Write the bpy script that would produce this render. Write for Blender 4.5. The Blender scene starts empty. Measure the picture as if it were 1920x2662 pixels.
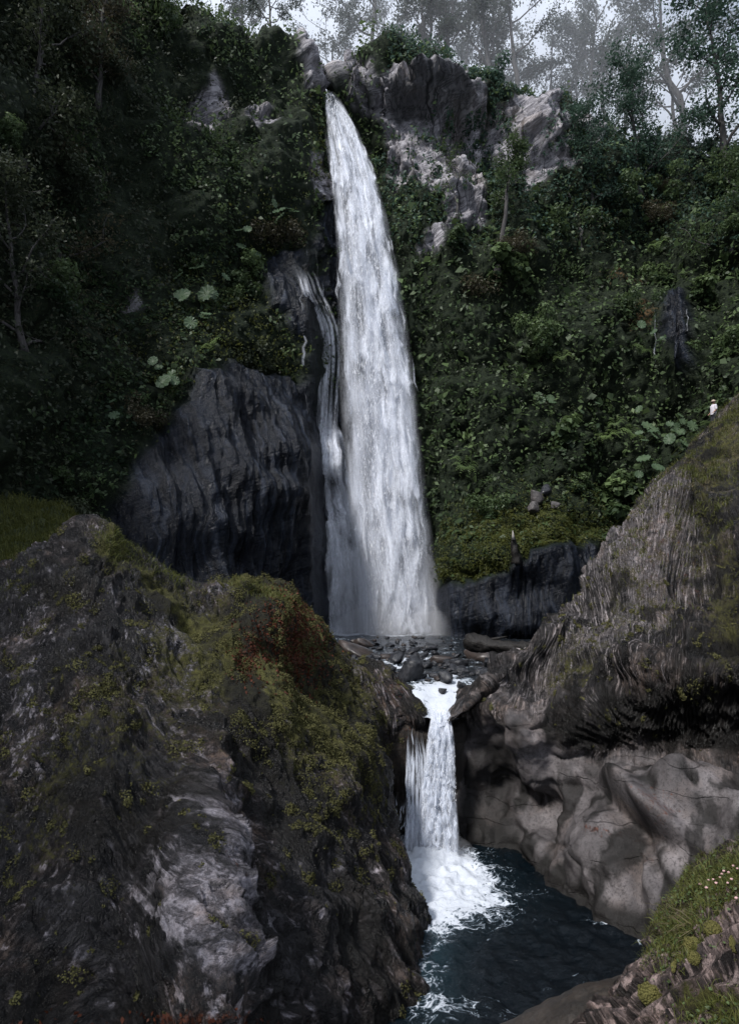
import bpy, math, time
import numpy as np
from mathutils import Vector, Matrix, Quaternion
from mathutils.bvhtree import BVHTree
T0 = time.time()
sc = bpy.context.scene
col = sc.collection

# ------------------------------------------------------------------ camera
F, CX, HY, CAMZ = 1775.0, 960.0, 1545.0, 3.0        # photograph's focal length, centre, horizon in its pixels
cam = bpy.data.cameras.new('camera')
cam.sensor_fit = 'VERTICAL'; cam.sensor_height = 36.0; cam.lens = 24.0
cam.shift_y = (HY - 1331.0) / 2662.0
cam.clip_start = 0.1; cam.clip_end = 3000
co = bpy.data.objects.new('camera', cam); col.objects.link(co)
co.location = (0, 0, CAMZ); co.rotation_euler = (math.radians(90), 0, 0)
sc.camera = co

# ------------------------------------------------------------------ sky, sun, exposure
SUN_EL, SUN_AZ = 49.0, 222.0      # azimuth clockwise from +Y; the light comes from behind the camera on the left
w = bpy.data.worlds.new('World'); sc.world = w; w.use_nodes = True
nt = w.node_tree; nt.nodes.clear()
sky = nt.nodes.new('ShaderNodeTexSky'); sky.sky_type = 'NISHITA'; sky.sun_disc = False
sky.sun_elevation = math.radians(SUN_EL); sky.sun_rotation = math.radians(SUN_AZ)
tc = nt.nodes.new('ShaderNodeTexCoord')
nz = nt.nodes.new('ShaderNodeTexNoise'); nz.inputs['Scale'].default_value = 2.6; nz.inputs['Detail'].default_value = 6
nz.inputs['Roughness'].default_value = 0.6
rp = nt.nodes.new('ShaderNodeValToRGB'); rp.color_ramp.elements[0].position = 0.36; rp.color_ramp.elements[1].position = 0.47
mx = nt.nodes.new('ShaderNodeMix'); mx.data_type = 'RGBA'
mx.inputs['B'].default_value = (7.9, 8.6, 10.0, 1)
bg = nt.nodes.new('ShaderNodeBackground'); bg.inputs['Strength'].default_value = 0.1
wo = nt.nodes.new('ShaderNodeOutputWorld')
nt.links.new(tc.outputs['Generated'], nz.inputs['Vector']); nt.links.new(nz.outputs['Fac'], rp.inputs['Fac'])
nt.links.new(rp.outputs['Color'], mx.inputs['Factor']); nt.links.new(sky.outputs['Color'], mx.inputs['A'])
nt.links.new(mx.outputs['Result'], bg.inputs['Color']); nt.links.new(bg.outputs['Background'], wo.inputs['Surface'])
sl = bpy.data.lights.new('sun', 'SUN'); sl.energy = 4.2; sl.angle = math.radians(8); sl.color = (1.0, 0.97, 0.94)
so = bpy.data.objects.new('sun', sl); col.objects.link(so)
az, el = math.radians(SUN_AZ), math.radians(SUN_EL)
sdir = Vector((math.sin(az)*math.cos(el), math.cos(az)*math.cos(el), math.sin(el)))
so.rotation_euler = sdir.to_track_quat('Z', 'Y').to_euler(); so.location = sdir*200
sc.view_settings.view_transform = 'Standard'; sc.view_settings.look = 'None'
sc.view_settings.exposure = 0.5; sc.view_settings.gamma = 1.0; sc.view_settings.use_curve_mapping = False
sc.render.engine = 'CYCLES'
sc.cycles.use_denoising = True
sc.cycles.use_adaptive_sampling = False
sc.cycles.max_bounces = 5; sc.cycles.diffuse_bounces = 2; sc.cycles.glossy_bounces = 2
sc.cycles.transmission_bounces = 2; sc.cycles.volume_bounces = 0; sc.cycles.transparent_max_bounces = 28
sc.cycles.caustics_reflective = False; sc.cycles.caustics_refractive = False
sc.cycles.sample_clamp_indirect = 1.5; sc.cycles.sample_clamp_direct = 6.0; sc.cycles.use_light_tree = False

# ------------------------------------------------------------------ numpy helpers
R = np.random.default_rng(7)
_perm = np.concatenate([np.random.default_rng(3).permutation(256)]*3).astype(np.int32)
_g = np.random.default_rng(5).normal(size=(256, 3)); _g /= np.linalg.norm(_g, axis=1)[:, None]; _g = _g.astype(np.float32)
def perlin(p):
    p = np.asarray(p, np.float32); i = np.floor(p); f = p - i; i = i.astype(np.int32) & 255
    u = f*f*f*(f*(f*6-15)+10); out = 0
    for dx in (0, 1):
        a = _perm[i[..., 0]+dx]; wx = u[..., 0] if dx else 1-u[..., 0]
        for dy in (0, 1):
            b = _perm[a+i[..., 1]+dy]; wy = wx*(u[..., 1] if dy else 1-u[..., 1])
            for dz in (0, 1):
                g = _g[_perm[b+i[..., 2]+dz]]
                d = g[..., 0]*(f[..., 0]-dx)+g[..., 1]*(f[..., 1]-dy)+g[..., 2]*(f[..., 2]-dz)
                out = out + d*wy*(u[..., 2] if dz else 1-u[..., 2])
    return out*1.5
def fbm(p, sc_=1.0, octv=4, gain=0.5, seed=0.0):
    p = np.asarray(p, np.float32)*sc_ + seed*17.31; a, o = 1.0, 0
    for k in range(octv):
        o = o + a*perlin(p); p = p*2.03+11.7; a *= gain
    return o
def ridged(p, sc_=1.0, octv=3, gain=0.5, seed=0.0):
    p = np.asarray(p, np.float32)*sc_ + seed*13.7; a, o = 1.0, 0
    for k in range(octv):
        o = o + a*(1-2*np.abs(perlin(p))); p = p*2.1+5.3; a *= gain
    return o
def cells(p, seed=0):                 # nearest jittered cell: value per cell and local tilt, for broken rock
    p = np.asarray(p, np.float32).reshape(-1, 3); i0 = np.floor(p).astype(np.int32); best = np.full(len(p), 1e9, np.float32); val = np.zeros(len(p), np.float32); gx = np.zeros((len(p), 3), np.float32)
    for dx in (-1, 0, 1):
        for dy in (-1, 0, 1):
            for dz in (-1, 0, 1):
                c = i0+np.array([dx, dy, dz]); h = _perm[(_perm[(_perm[(c[:, 0]+seed) & 255]+c[:, 1]) & 255]+c[:, 2]) & 255]; j = _g[h]*0.45+0.5; d = p-(c+j); q = (d*d).sum(1); m = q < best
                best[m] = q[m]; val[m] = (_perm[h[m]]/255.0); gx[m] = (d[m]*_g[_perm[h[m]+7] & 255])
    return val, gx.sum(1)
def smooth(a, b, x):
    t = np.clip((x-a)/(b-a), 0, 1); return t*t*(3-2*t)
def P(px, py, D): return np.array([(px-CX)/F*D, D, CAMZ+(HY-py)/F*D])
def proj(p):
    y = np.maximum(p[..., 1], 0.5)
    return CX+F*p[..., 0]/y, HY-F*(p[..., 2]-CAMZ)/y
def inpoly(px, py, poly):
    r = np.zeros(px.shape, bool); n = len(poly)
    for k in range(n):
        x1, y1 = poly[k]; x2, y2 = poly[(k+1) % n]
        c = ((y1 > py) != (y2 > py)) & (px < (x2-x1)*(py-y1)/((y2-y1) or 1e-9)+x1)
        r ^= c
    return r
def spline(ctrl, knots, t):           # cubic Hermite along axis 0
    ctrl = np.asarray(ctrl, float); k = np.asarray(knots, float)
    m = np.zeros_like(ctrl); dk = np.diff(k).reshape((-1,)+(1,)*(ctrl.ndim-1)); s = np.diff(ctrl, axis=0)/dk
    m[1:-1] = (s[1:]*dk[:-1]+s[:-1]*dk[1:])/(dk[1:]+dk[:-1]); m[0] = s[0]; m[-1] = s[-1]
    i = np.clip(np.searchsorted(k, t, side='right')-1, 0, len(k)-2)
    h = (k[i+1]-k[i]); x = ((t-k[i])/h)
    sh = (-1,)+(1,)*(ctrl.ndim-1); x = x.reshape(sh); h = h.reshape(sh)
    return ((2*x**3-3*x**2+1)*ctrl[i]+(x**3-2*x**2+x)*h*m[i]+(-2*x**3+3*x**2)*ctrl[i+1]+(x**3-x**2)*h*m[i+1])
def chord(c):
    d = np.linalg.norm(np.diff(c, axis=0), axis=-1)
    if d.ndim > 1: d = d.mean(axis=1)
    return np.concatenate([[0], np.cumsum(np.maximum(d, 1e-3))])
def loft(ctrl, nu, nv, du=None, dv=None):
    c = np.asarray(ctrl, float); ku = chord(c); kv = chord(c.transpose(1, 0, 2))
    tu = np.linspace(0, 1, nu); tv = np.linspace(0, 1, nv)
    if du is not None: tu = np.interp(tu, np.linspace(0, 1, len(du)), du)     # denser sampling where it shows
    if dv is not None: tv = np.interp(tv, np.linspace(0, 1, len(dv)), dv)
    g = spline(c, ku, tu*ku[-1]); g = spline(g.transpose(1, 0, 2), kv, tv*kv[-1]).transpose(1, 0, 2)
    return g
def gnormal(g, toward=None):
    n = np.cross(np.gradient(g, axis=0), np.gradient(g, axis=1)); l = np.linalg.norm(n, axis=-1, keepdims=True)
    return n/np.maximum(l, 1e-9)
def flow(g):                            # surface coordinates in metres
    du = np.linalg.norm(np.diff(g, axis=0), axis=-1); dv = np.linalg.norm(np.diff(g, axis=1), axis=-1)
    u = np.concatenate([np.zeros((1, g.shape[1])), np.cumsum(du, axis=0)]); v = np.concatenate([np.zeros((g.shape[0], 1)), np.cumsum(dv, axis=1)], axis=1)
    um = u.mean(axis=1, keepdims=True)*0.6+u*0.4
    return um, v
def new_mesh(name, verts, faces, mat=None, smooth_=True, attrs=None, uv=None):
    verts = np.asarray(verts, np.float32).reshape(-1, 3); faces = np.asarray(faces, np.int32); k = faces.shape[1]; n = len(faces)
    me = bpy.data.meshes.new(name)
    me.vertices.add(len(verts)); me.vertices.foreach_set('co', verts.ravel())
    me.loops.add(n*k); me.loops.foreach_set('vertex_index', faces.ravel())
    me.polygons.add(n); me.polygons.foreach_set('loop_start', np.arange(0, n*k, k, dtype=np.int32))
    me.update(calc_edges=True)
    me.polygons.foreach_set('use_smooth', np.full(n, smooth_))
    for an, av in (attrs or {}).items():
        av = np.asarray(av, np.float32)
        if av.ndim == 1:
            a = me.attributes.new(an, 'FLOAT', 'POINT'); a.data.foreach_set('value', av)
        else:
            a = me.attributes.new(an, 'FLOAT_VECTOR', 'POINT'); a.data.foreach_set('vector', av.ravel())
    if mat: me.materials.append(mat)
    return me
def gridfaces(nu, nv, flip=False):
    i = np.arange(nu*nv).reshape(nu, nv)
    f = np.stack([i[:-1, :-1], i[1:, :-1], i[1:, 1:], i[:-1, 1:]], -1).reshape(-1, 4)
    return f[:, ::-1] if flip else f
def link(name, me, parent=None, **tags):
    o = bpy.data.objects.new(name, me); col.objects.link(o)
    if parent is not None: o.parent = parent
    for k, v in tags.items():
        if v is not None: o[k] = v
    return o
def empty(name, loc=(0, 0, 0), **tags):
    o = bpy.data.objects.new(name, None); o.empty_display_size = 0.3; col.objects.link(o); o.location = loc
    for k, v in tags.items():
        if v is not None: o[k] = v
    return o
def bvh_of(g):
    nu, nv = g.shape[:2]
    return BVHTree.FromPolygons(g.reshape(-1, 3).tolist(), gridfaces(nu, nv).tolist())
def hit(tree, px, py):
    o = Vector((0, 0, CAMZ)); d = Vector(P(px, py, 1.0))-o; d.normalize()
    loc, n, i, dist = tree.ray_cast(o, d, 500)
    if loc is None: return None, None
    if n.dot(d) > 0: n = -n
    return np.array(loc), np.array(n)
def sample(g, nrm, n, weight=None, rng=R):
    nu, nv = g.shape[:2]
    a = np.linalg.norm(np.cross(g[1:, :-1]-g[:-1, :-1], g[:-1, 1:]-g[:-1, :-1]), axis=-1)
    if weight is not None: a = a*weight[:-1, :-1]
    c = np.cumsum(a.ravel()); k = np.searchsorted(c, rng.random(n)*c[-1]); k = np.minimum(k, c.size-1)
    i, j = k//(nv-1), k % (nv-1); s, t = rng.random((n, 1)), rng.random((n, 1))
    def bl(q): return (q[i, j]*(1-s)*(1-t)+q[i+1, j]*s*(1-t)+q[i, j+1]*(1-s)*t+q[i+1, j+1]*s*t)
    nn = bl(nrm); nn /= np.maximum(np.linalg.norm(nn, axis=1, keepdims=True), 1e-6)
    return bl(g), nn
def unit(v): return v/np.maximum(np.linalg.norm(v, axis=-1, keepdims=True), 1e-9)
def leaf_arrays(pos, nrm, size, asp=0.5, spread=0.7, rng=R, fold=0.12):
    n = len(pos); nn = unit(nrm+rng.normal(size=(n, 3))*spread); t = unit(np.cross(nn, rng.normal(size=(n, 3)))); b = np.cross(nn, t)
    s = np.asarray(size).reshape(-1, 1); h = s*asp*0.5
    v = np.stack([pos-t*s*0.5, pos+b*h+nn*s*fold-t*s*0.08, pos+t*s*0.5, pos-b*h+nn*s*fold-t*s*0.08], 1).reshape(-1, 3)
    f = np.arange(n*4).reshape(-1, 4)
    return v, f
def blade_arrays(pos, up, length, width, bend=0.5, rng=R):
    n = len(pos); d = unit(up+rng.normal(size=(n, 3))*0.35); sd = unit(np.cross(d, rng.normal(size=(n, 3)))); L = np.asarray(length).reshape(-1, 1); W = np.asarray(width).reshape(-1, 1)
    fw = unit(np.cross(sd, d)); m = pos+d*L*0.55+fw*L*bend*0.15; tip = pos+d*L*0.85+fw*L*bend+np.array([0, 0, -0.15])*L*bend
    v = np.stack([pos-sd*W, pos+sd*W, m+sd*W*0.7, tip, m-sd*W*0.7], 1).reshape(-1, 3); i = np.arange(n)[:, None]*5
    f = np.concatenate([i+[[0, 1, 2, 4]], i+[[4, 2, 3, 3]]], 0)
    return v, f
def blades_mesh(name, pos, up, length, width, mat, attrs=None, **k):
    n = len(pos); d = unit(up+R.normal(size=(n, 3))*0.35); sd = unit(np.cross(d, R.normal(size=(n, 3)))); L = np.asarray(length).reshape(-1, 1); W = np.asarray(width).reshape(-1, 1)
    bend = 0.25+0.5*R.random((n, 1)); fw = unit(np.cross(sd, d))
    m = pos+d*L*0.6+fw*L*bend*0.2; tip = pos+d*L*0.9+fw*L*bend-np.array([0, 0, 0.25])*L*bend
    v = np.stack([pos-sd*W, pos+sd*W, m+sd*W*0.7, m-sd*W*0.7, tip], 1).reshape(-1, 3); i = np.arange(n)[:, None]*5
    f = np.concatenate([i+[[0, 1, 2]], i+[[0, 2, 3]], i+[[3, 2, 4]]], 0)
    tint = np.repeat(attrs if attrs is not None else R.random(n), 5)
    return new_mesh(name, v, f, mat, True, {'tint': tint})
def instances(vs, fs, pos, rot, scl):   # merge many transformed copies of one small mesh into arrays
    vs = np.asarray(vs, float); fs = np.asarray(fs); n = len(pos)
    v = np.einsum('nij,mj->nmi', rot*np.asarray(scl).reshape(n, 1, -1), vs)+pos[:, None, :]
    f = (fs[None]+(np.arange(n)*len(vs))[:, None, None]).reshape(-1, fs.shape[1])
    return v.reshape(-1, 3), f
def frames(nrm, rng=R):
    nn = unit(nrm); t = unit(np.cross(nn, rng.normal(size=nn.shape))); b = np.cross(nn, t)
    return np.stack([t, b, nn], -1)
def icos(sub=1):
    import bmesh
    bm = bmesh.new(); bmesh.ops.create_icosphere(bm, subdivisions=sub, radius=1.0)
    v = np.array([x.co[:] for x in bm.verts]); f = np.array([[q.index for q in p.verts] for p in bm.faces]); bm.free()
    return v, f

# ------------------------------------------------------------------ materials
class NT:
    def __init__(s, name):
        s.m = bpy.data.materials.new(name); s.m.use_nodes = True; s.t = s.m.node_tree; s.t.nodes.clear()
        s.out = s.t.nodes.new('ShaderNodeOutputMaterial')
    def n(s, typ, **k):
        x = s.t.nodes.new(typ)
        for a, b in k.items():
            if a.startswith('i_'): s.set(x, a[2:].replace('_', ' '), b)
            else: setattr(x, a, b)
        return x
    def set(s, x, inp, b):
        i = x.inputs[inp] if not isinstance(inp, int) else x.inputs[inp]
        if isinstance(b, bpy.types.NodeSocket): s.t.links.new(b, i)
        else: i.default_value = b
    def attr(s, name): return s.n('ShaderNodeAttribute', attribute_name=name)
    def noise(s, vec, scale, detail=4, rough=0.55, dist=0.0):
        x = s.n('ShaderNodeTexNoise', i_Scale=scale, i_Detail=detail, i_Roughness=rough, i_Distortion=dist)
        if vec is not None: s.t.links.new(vec, x.inputs['Vector'])
        return x.outputs['Fac']
    def vmul(s, vec, xyz):
        x = s.n('ShaderNodeVectorMath', operation='MULTIPLY'); s.t.links.new(vec, x.inputs[0]); x.inputs[1].default_value = xyz; return x.outputs[0]
    def vadd(s, a, b):
        x = s.n('ShaderNodeVectorMath', operation='ADD'); s.t.links.new(a, x.inputs[0]); s.set(x, 1, b); return x.outputs[0]
    def math(s, op, a, b=None, clamp=False):
        x = s.n('ShaderNodeMath', operation=op, use_clamp=clamp); s.set(x, 0, a)
        if b is not None: s.set(x, 1, b)
        return x.outputs[0]
    def map(s, v, a, b, c=0.0, d=1.0, smooth=False):
        x = s.n('ShaderNodeMapRange', interpolation_type='SMOOTHSTEP' if smooth else 'LINEAR'); s.set(x, 0, v); s.set(x, 1, a); s.set(x, 2, b); s.set(x, 3, c); s.set(x, 4, d); return x.outputs[0]
    def mix(s, f, a, b):
        x = s.n('ShaderNodeMix', data_type='RGBA'); s.set(x, 'Factor', f)
        s.set(x, 'A', a if not isinstance(a, tuple) else a+(1,)); s.set(x, 'B', b if not isinstance(b, tuple) else b+(1,)); return x.outputs['Result']
    def ramp(s, f, stops):
        x = s.n('ShaderNodeValToRGB'); e = x.color_ramp.elements
        while len(e) < len(stops): e.new(0.5)
        for k, (p, c) in enumerate(stops): e[k].position = p; e[k].color = tuple(c)+(1,) if len(c) == 3 else c
        s.t.links.new(f, x.inputs['Fac']); return x.outputs['Color']
    def bump(s, h, strength, dist, normal=None):
        x = s.n('ShaderNodeBump', i_Strength=strength, i_Distance=dist); s.t.links.new(h, x.inputs['Height'])
        if normal is not None: s.t.links.new(normal, x.inputs['Normal'])
        return x.outputs['Normal']
    def surf(s, shader): s.t.links.new(shader, s.out.inputs['Surface']); return s.m

def rock_material(name, pale, dark, streak=(7.0, 1.1), line=0.06, wet=0.0, moss_c=(0.082, 0.080, 0.022), rust_c=(0.085, 0.026, 0.012), warm=(0.20, 0.13, 0.09)):
    s = NT(name); uv = s.attr('flow').outputs['Vector']; pos = s.n('ShaderNodeTexCoord').outputs['Object']; worn = s.attr('smoothness').outputs['Fac']
    wob = s.n('ShaderNodeTexNoise', i_Scale=0.9, i_Detail=2); s.t.links.new(pos, wob.inputs['Vector'])
    w1 = s.vadd(uv, s.vmul(wob.outputs['Color'], (0.2, 0.2, 0)))
    a = s.noise(s.vmul(w1, (streak[0]*0.4, streak[1]*0.45, 1)), 1.0, 5, 0.66)
    b = s.noise(s.vmul(w1, (streak[0]*1.3, streak[1]*1.6, 1)), 1.0, 6, 0.68)
    big = s.noise(pos, 0.45, 3, 0.5); fine = s.noise(pos, 13.0, 5, 0.8); mid = s.noise(pos, 2.2, 6, 0.68)
    l1 = s.map(s.math('ABSOLUTE', s.math('SUBTRACT', a, 0.49)), 0.0, line*0.7, 0, 1)
    l2 = s.map(s.math('ABSOLUTE', s.math('SUBTRACT', b, 0.5)), 0.0, line, 0.25, 1)
    lines = s.math('MAXIMUM', s.math('MULTIPLY', l1, l2), worn)
    sz = s.n('ShaderNodeSeparateXYZ'); s.t.links.new(pos, sz.inputs[0])
    zz_ = s.math('ADD', s.math('MULTIPLY', sz.outputs['Z'], 1.7), s.math('ADD', s.math('MULTIPLY', s.noise(pos, 0.5, 3), 1.7), s.math('MULTIPLY', s.noise(pos, 3.0, 3), 0.12)))
    jt_ = s.map(s.math('ABSOLUTE', s.math('SUBTRACT', s.math('FRACT', zz_), 0.5)), 0.0, 0.022, 0, 1)
    jt_ = s.math('MAXIMUM', jt_, s.map(s.noise(pos, 0.9, 3), 0.44, 0.52))
    crack = s.math('MAXIMUM', jt_, s.math('SUBTRACT', 1.0, worn))
    thr = s.math('ADD', s.map(s.attr('pale').outputs['Fac'], 0, 1, 0.575, 0.36), s.math('MULTIPLY', s.math('SUBTRACT', big, 0.5), -0.35))
    x_ = s.math('ADD', s.math('MULTIPLY', b, 0.6), s.math('MULTIPLY', mid, 0.4))
    fl = s.map(s.math('SUBTRACT', x_, thr), -0.04, 0.05, 0, 1, True)
    dk = s.mix(s.map(mid, 0.35, 0.65), tuple(d*0.55 for d in dark), tuple(0.86*d+0.14*p for d, p in zip(dark, pale)))
    pl = s.mix(s.map(s.noise(pos, 4.0, 6, 0.7), 0.35, 0.65), tuple(p*0.55 for p in pale), tuple(p*1.35 for p in pale))
    base = s.mix(fl, dk, pl)
    base = s.mix(s.math('MULTIPLY', s.map(big, 0.45, 0.7, 0, 0.7), s.map(mid, 0.42, 0.6)), base, warm)
    base = s.mix(s.map(fine, 0.46, 0.60, 0.0, 0.55), base, tuple(d*0.8 for d in dark))
    base = s.mix(s.map(s.math('MULTIPLY', lines, crack), 0, 1, 0.92, 0.0), base, tuple(d*0.45 for d in dark))
    wb_ = s.ramp(s.math('ADD', s.math('MULTIPLY', s.noise(s.vmul(pos, (0.8, 0.8, 0.35)), 1.0, 4, 0.55), 0.75), s.math('MULTIPLY', fine, 0.25)), [(0.36, tuple(0.5*d+0.12*p for d, p in zip(dark, pale))), (0.47, tuple(0.28*p for p in pale)), (0.56, tuple(0.5*p for p in pale)), (0.68, tuple(0.85*p for p in pale))])
    wb_ = s.mix(s.map(s.noise(pos, 0.8, 4), 0.52, 0.66, 0, 0.3), wb_, tuple(0.5*c for c in warm))
    wb_ = s.mix(s.map(crack, 0, 1, 0.6, 0.0), wb_, tuple(d*0.6 for d in dark))
    wb_ = s.mix(s.map(fine, 0.48, 0.6, 0, 0.7), wb_, tuple(d*1.5 for d in dark))
    base = s.mix(worn, base, wb_)
    ms = s.map(s.math('ADD', s.attr('moss').outputs['Fac'], s.math('SUBTRACT', s.math('ADD', s.math('MULTIPLY', mid, 1.1), s.math('MULTIPLY', fine, 0.9)), 1.0)), 0.40, 0.60)
    mossc = s.mix(s.map(s.noise(pos, 7.0, 6, 0.7), 0.35, 0.65), tuple(c*0.18 for c in moss_c), moss_c)
    base = s.mix(ms, base, mossc)
    rs = s.map(s.math('ADD', s.attr('rust').outputs['Fac'], s.math('MULTIPLY', s.math('SUBTRACT', s.noise(pos, 6.0, 5, 0.75), 0.5), 1.6)), 0.38, 0.58)
    base = s.mix(s.math('MULTIPLY', rs, 0.85), base, s.mix(s.map(s.noise(pos, 16.0, 4), 0.4, 0.6), tuple(c*0.15 for c in rust_c), tuple(c*1.2 for c in rust_c)))
    base = s.mix(s.attr('dirt_shade').outputs['Fac'], base, (0.0065, 0.006, 0.0055))
    h = s.math('ADD', s.math('MULTIPLY', s.math('MULTIPLY', lines, crack), 0.35), s.math('ADD', s.math('MULTIPLY', b, s.map(worn, 0, 1, 0.5, 0.06)), s.math('ADD', s.math('MULTIPLY', fine, s.map(worn, 0, 1, 0.6, 0.45)), s.math('MULTIPLY', ms, s.math('MULTIPLY', s.noise(pos, 26.0, 4, 0.7), 0.6)))))
    p = s.n('ShaderNodeBsdfPrincipled')
    s.set(p, 'Base Color', base)
    s.set(p, 'Roughness', s.math('ADD', s.map(mid, 0.3, 0.7, 0.38-0.2*wet, 0.8-0.35*wet), s.math('ADD', s.math('MULTIPLY', ms, 0.4), s.math('MULTIPLY', worn, 0.2)), True))
    s.set(p, 'Specular IOR Level', 0.22); s.set(p, 'Normal', s.bump(h, 0.9, 0.09))
    return s.surf(p.outputs[0])

def cliff_material():
    s = NT('cliff_rock'); uv = s.attr('flow').outputs['Vector']; pos = s.n('ShaderNodeTexCoord').outputs['Object']
    wob = s.n('ShaderNodeTexNoise', i_Scale=0.35, i_Detail=3); s.t.links.new(pos, wob.inputs['Vector'])
    w1 = s.vadd(uv, s.vmul(wob.outputs['Color'], (2.4, 3.0, 0)))
    vert = s.noise(s.vmul(w1, (2.2, 0.13, 1)), 1.0, 6, 0.68)
    tilt = s.n('ShaderNodeVectorRotate', rotation_type='Y_AXIS', i_Angle=math.radians(20)); s.t.links.new(pos, tilt.inputs['Vector'])
    strat = s.noise(s.vmul(tilt.outputs[0], (0.25, 0.5, 3.2)), 1.0, 5, 0.6, 0.6)
    fine = s.noise(pos, 5.0, 6, 0.68); big = s.noise(pos, 0.25, 3)
    pc = s.ramp(s.math('ADD', s.math('MULTIPLY', strat, 0.5), s.math('MULTIPLY', vert, 0.5)), [(0.30, (0.03, 0.03, 0.036)), (0.42, (0.12, 0.117, 0.13)), (0.50, (0.26, 0.25, 0.27)), (0.7, (0.38, 0.37, 0.385))])
    pc = s.mix(s.map(s.math('ABSOLUTE', s.math('SUBTRACT', strat, 0.5)), 0.0, 0.035, 0.8, 0.0), pc, (0.025, 0.025, 0.03))
    drip = s.noise(s.vmul(w1, (2.6, 0.12, 1)), 1.0, 4, 0.6, 0.3)
    pc = s.mix(s.map(drip, 0.55, 0.63, 0, 0.85), pc, (0.03, 0.03, 0.035))
    pc = s.mix(s.map(big, 0.5, 0.7, 0, 0.3), pc, (0.32, 0.26, 0.22))
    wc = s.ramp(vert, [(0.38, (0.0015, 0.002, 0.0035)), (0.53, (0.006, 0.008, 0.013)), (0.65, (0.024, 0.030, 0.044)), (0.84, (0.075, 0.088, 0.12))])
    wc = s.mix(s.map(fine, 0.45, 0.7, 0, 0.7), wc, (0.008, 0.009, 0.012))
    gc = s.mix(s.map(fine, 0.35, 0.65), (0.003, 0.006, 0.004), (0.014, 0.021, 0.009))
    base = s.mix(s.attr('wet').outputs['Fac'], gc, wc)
    base = s.mix(s.attr('pale').outputs['Fac'], base, pc)
    rsn = s.map(s.math('ADD', s.attr('rust').outputs['Fac'], s.math('SUBTRACT', fine, 0.5)), 0.4, 0.6)
    base = s.mix(rsn, base, (0.10, 0.055, 0.025))
    h = s.math('ADD', s.math('MULTIPLY', vert, 0.7), s.math('ADD', s.math('MULTIPLY', strat, 0.5), s.math('MULTIPLY', fine, 0.4)))
    p = s.n('ShaderNodeBsdfPrincipled'); s.set(p, 'Base Color', base)
    s.set(p, 'Roughness', s.map(s.attr('wet').outputs['Fac'], 0, 1, 0.85, 0.30)); s.set(p, 'Specular IOR Level', 0.16)
    s.set(p, 'Normal', s.bump(h, 0.9, 0.3)); return s.surf(p.outputs[0])

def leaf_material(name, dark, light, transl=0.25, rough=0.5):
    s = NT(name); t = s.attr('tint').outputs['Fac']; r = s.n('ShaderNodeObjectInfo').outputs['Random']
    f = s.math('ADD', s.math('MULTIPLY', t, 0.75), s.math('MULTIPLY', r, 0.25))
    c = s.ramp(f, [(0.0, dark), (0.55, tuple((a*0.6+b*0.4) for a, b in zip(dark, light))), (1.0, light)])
    p = s.n('ShaderNodeBsdfPrincipled', i_Roughness=rough); s.set(p, 'Base Color', c); s.set(p, 'Specular IOR Level', 0.16)
    tr = s.n('ShaderNodeBsdfTranslucent'); s.set(tr, 'Color', s.mix(0.5, c, tuple(min(0.3, x*1.5) for x in light)))
    m = s.n('ShaderNodeMixShader', i_Fac=transl); s.t.links.new(p.outputs[0], m.inputs[1]); s.t.links.new(tr.outputs[0], m.inputs[2])
    return s.surf(m.outputs[0])

def plain_material(name, a, b, scale=6.0, rough=0.8, bump=0.5, bdist=0.03, stretch=(1, 1, 1), spec=0.4):
    s = NT(name); pos = s.vmul(s.n('ShaderNodeTexCoord').outputs['Object'], stretch); n = s.noise(pos, scale, 6, 0.65, 0.3)
    p = s.n('ShaderNodeBsdfPrincipled', i_Roughness=rough); s.set(p, 'Base Color', s.mix(s.map(n, 0.32, 0.68), a, b)); s.set(p, 'Specular IOR Level', spec)
    s.set(p, 'Normal', s.bump(n, bump, bdist)); return s.surf(p.outputs[0])

def veil_material(name, su=10.0, sv=0.35, lo=0.3, hi=0.75, colr=(0.88, 0.89, 0.93), n2s=(1.4, 1.4, 0.45)):
    # white aerated water: uv.x across, uv.y along the fall in metres; 'body' is how much water the strand carries
    s = NT(name); uv = s.attr('flow').outputs['Vector']; body = s.attr('body').outputs['Fac']
    pos = s.n('ShaderNodeTexCoord').outputs['Object']
    n1 = s.noise(s.vmul(uv, (su, sv, 1)), 1.0, 5, 0.62, 0.4); n2 = s.noise(s.vmul(pos, n2s), 1.0, 5, 0.62, 0.3)
    n3 = s.noise(s.vmul(pos, (9, 9, 4.0)), 1.0, 3, 0.7)
    m = s.math('ADD', s.math('MULTIPLY', n1, 0.40), s.math('ADD', s.math('MULTIPLY', n2, 0.5), s.math('MULTIPLY', n3, 0.25)))
    al = s.math('MULTIPLY', s.map(body, 0.0, 1.0, 0, 1, True), s.map(m, lo, hi, 0.0, 1.35), True)
    d = s.n('ShaderNodeBsdfDiffuse', i_Color=colr+(1,)); tr = s.n('ShaderNodeBsdfTranslucent', i_Color=colr+(1,))
    g = s.n('ShaderNodeMixShader', i_Fac=0.42); s.t.links.new(d.outputs[0], g.inputs[1]); s.t.links.new(tr.outputs[0], g.inputs[2])
    t = s.n('ShaderNodeBsdfTransparent'); x = s.n('ShaderNodeMixShader'); s.t.links.new(al, x.inputs[0]); s.t.links.new(t.outputs[0], x.inputs[1]); s.t.links.new(g.outputs[0], x.inputs[2])
    return s.surf(x.outputs[0])

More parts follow.
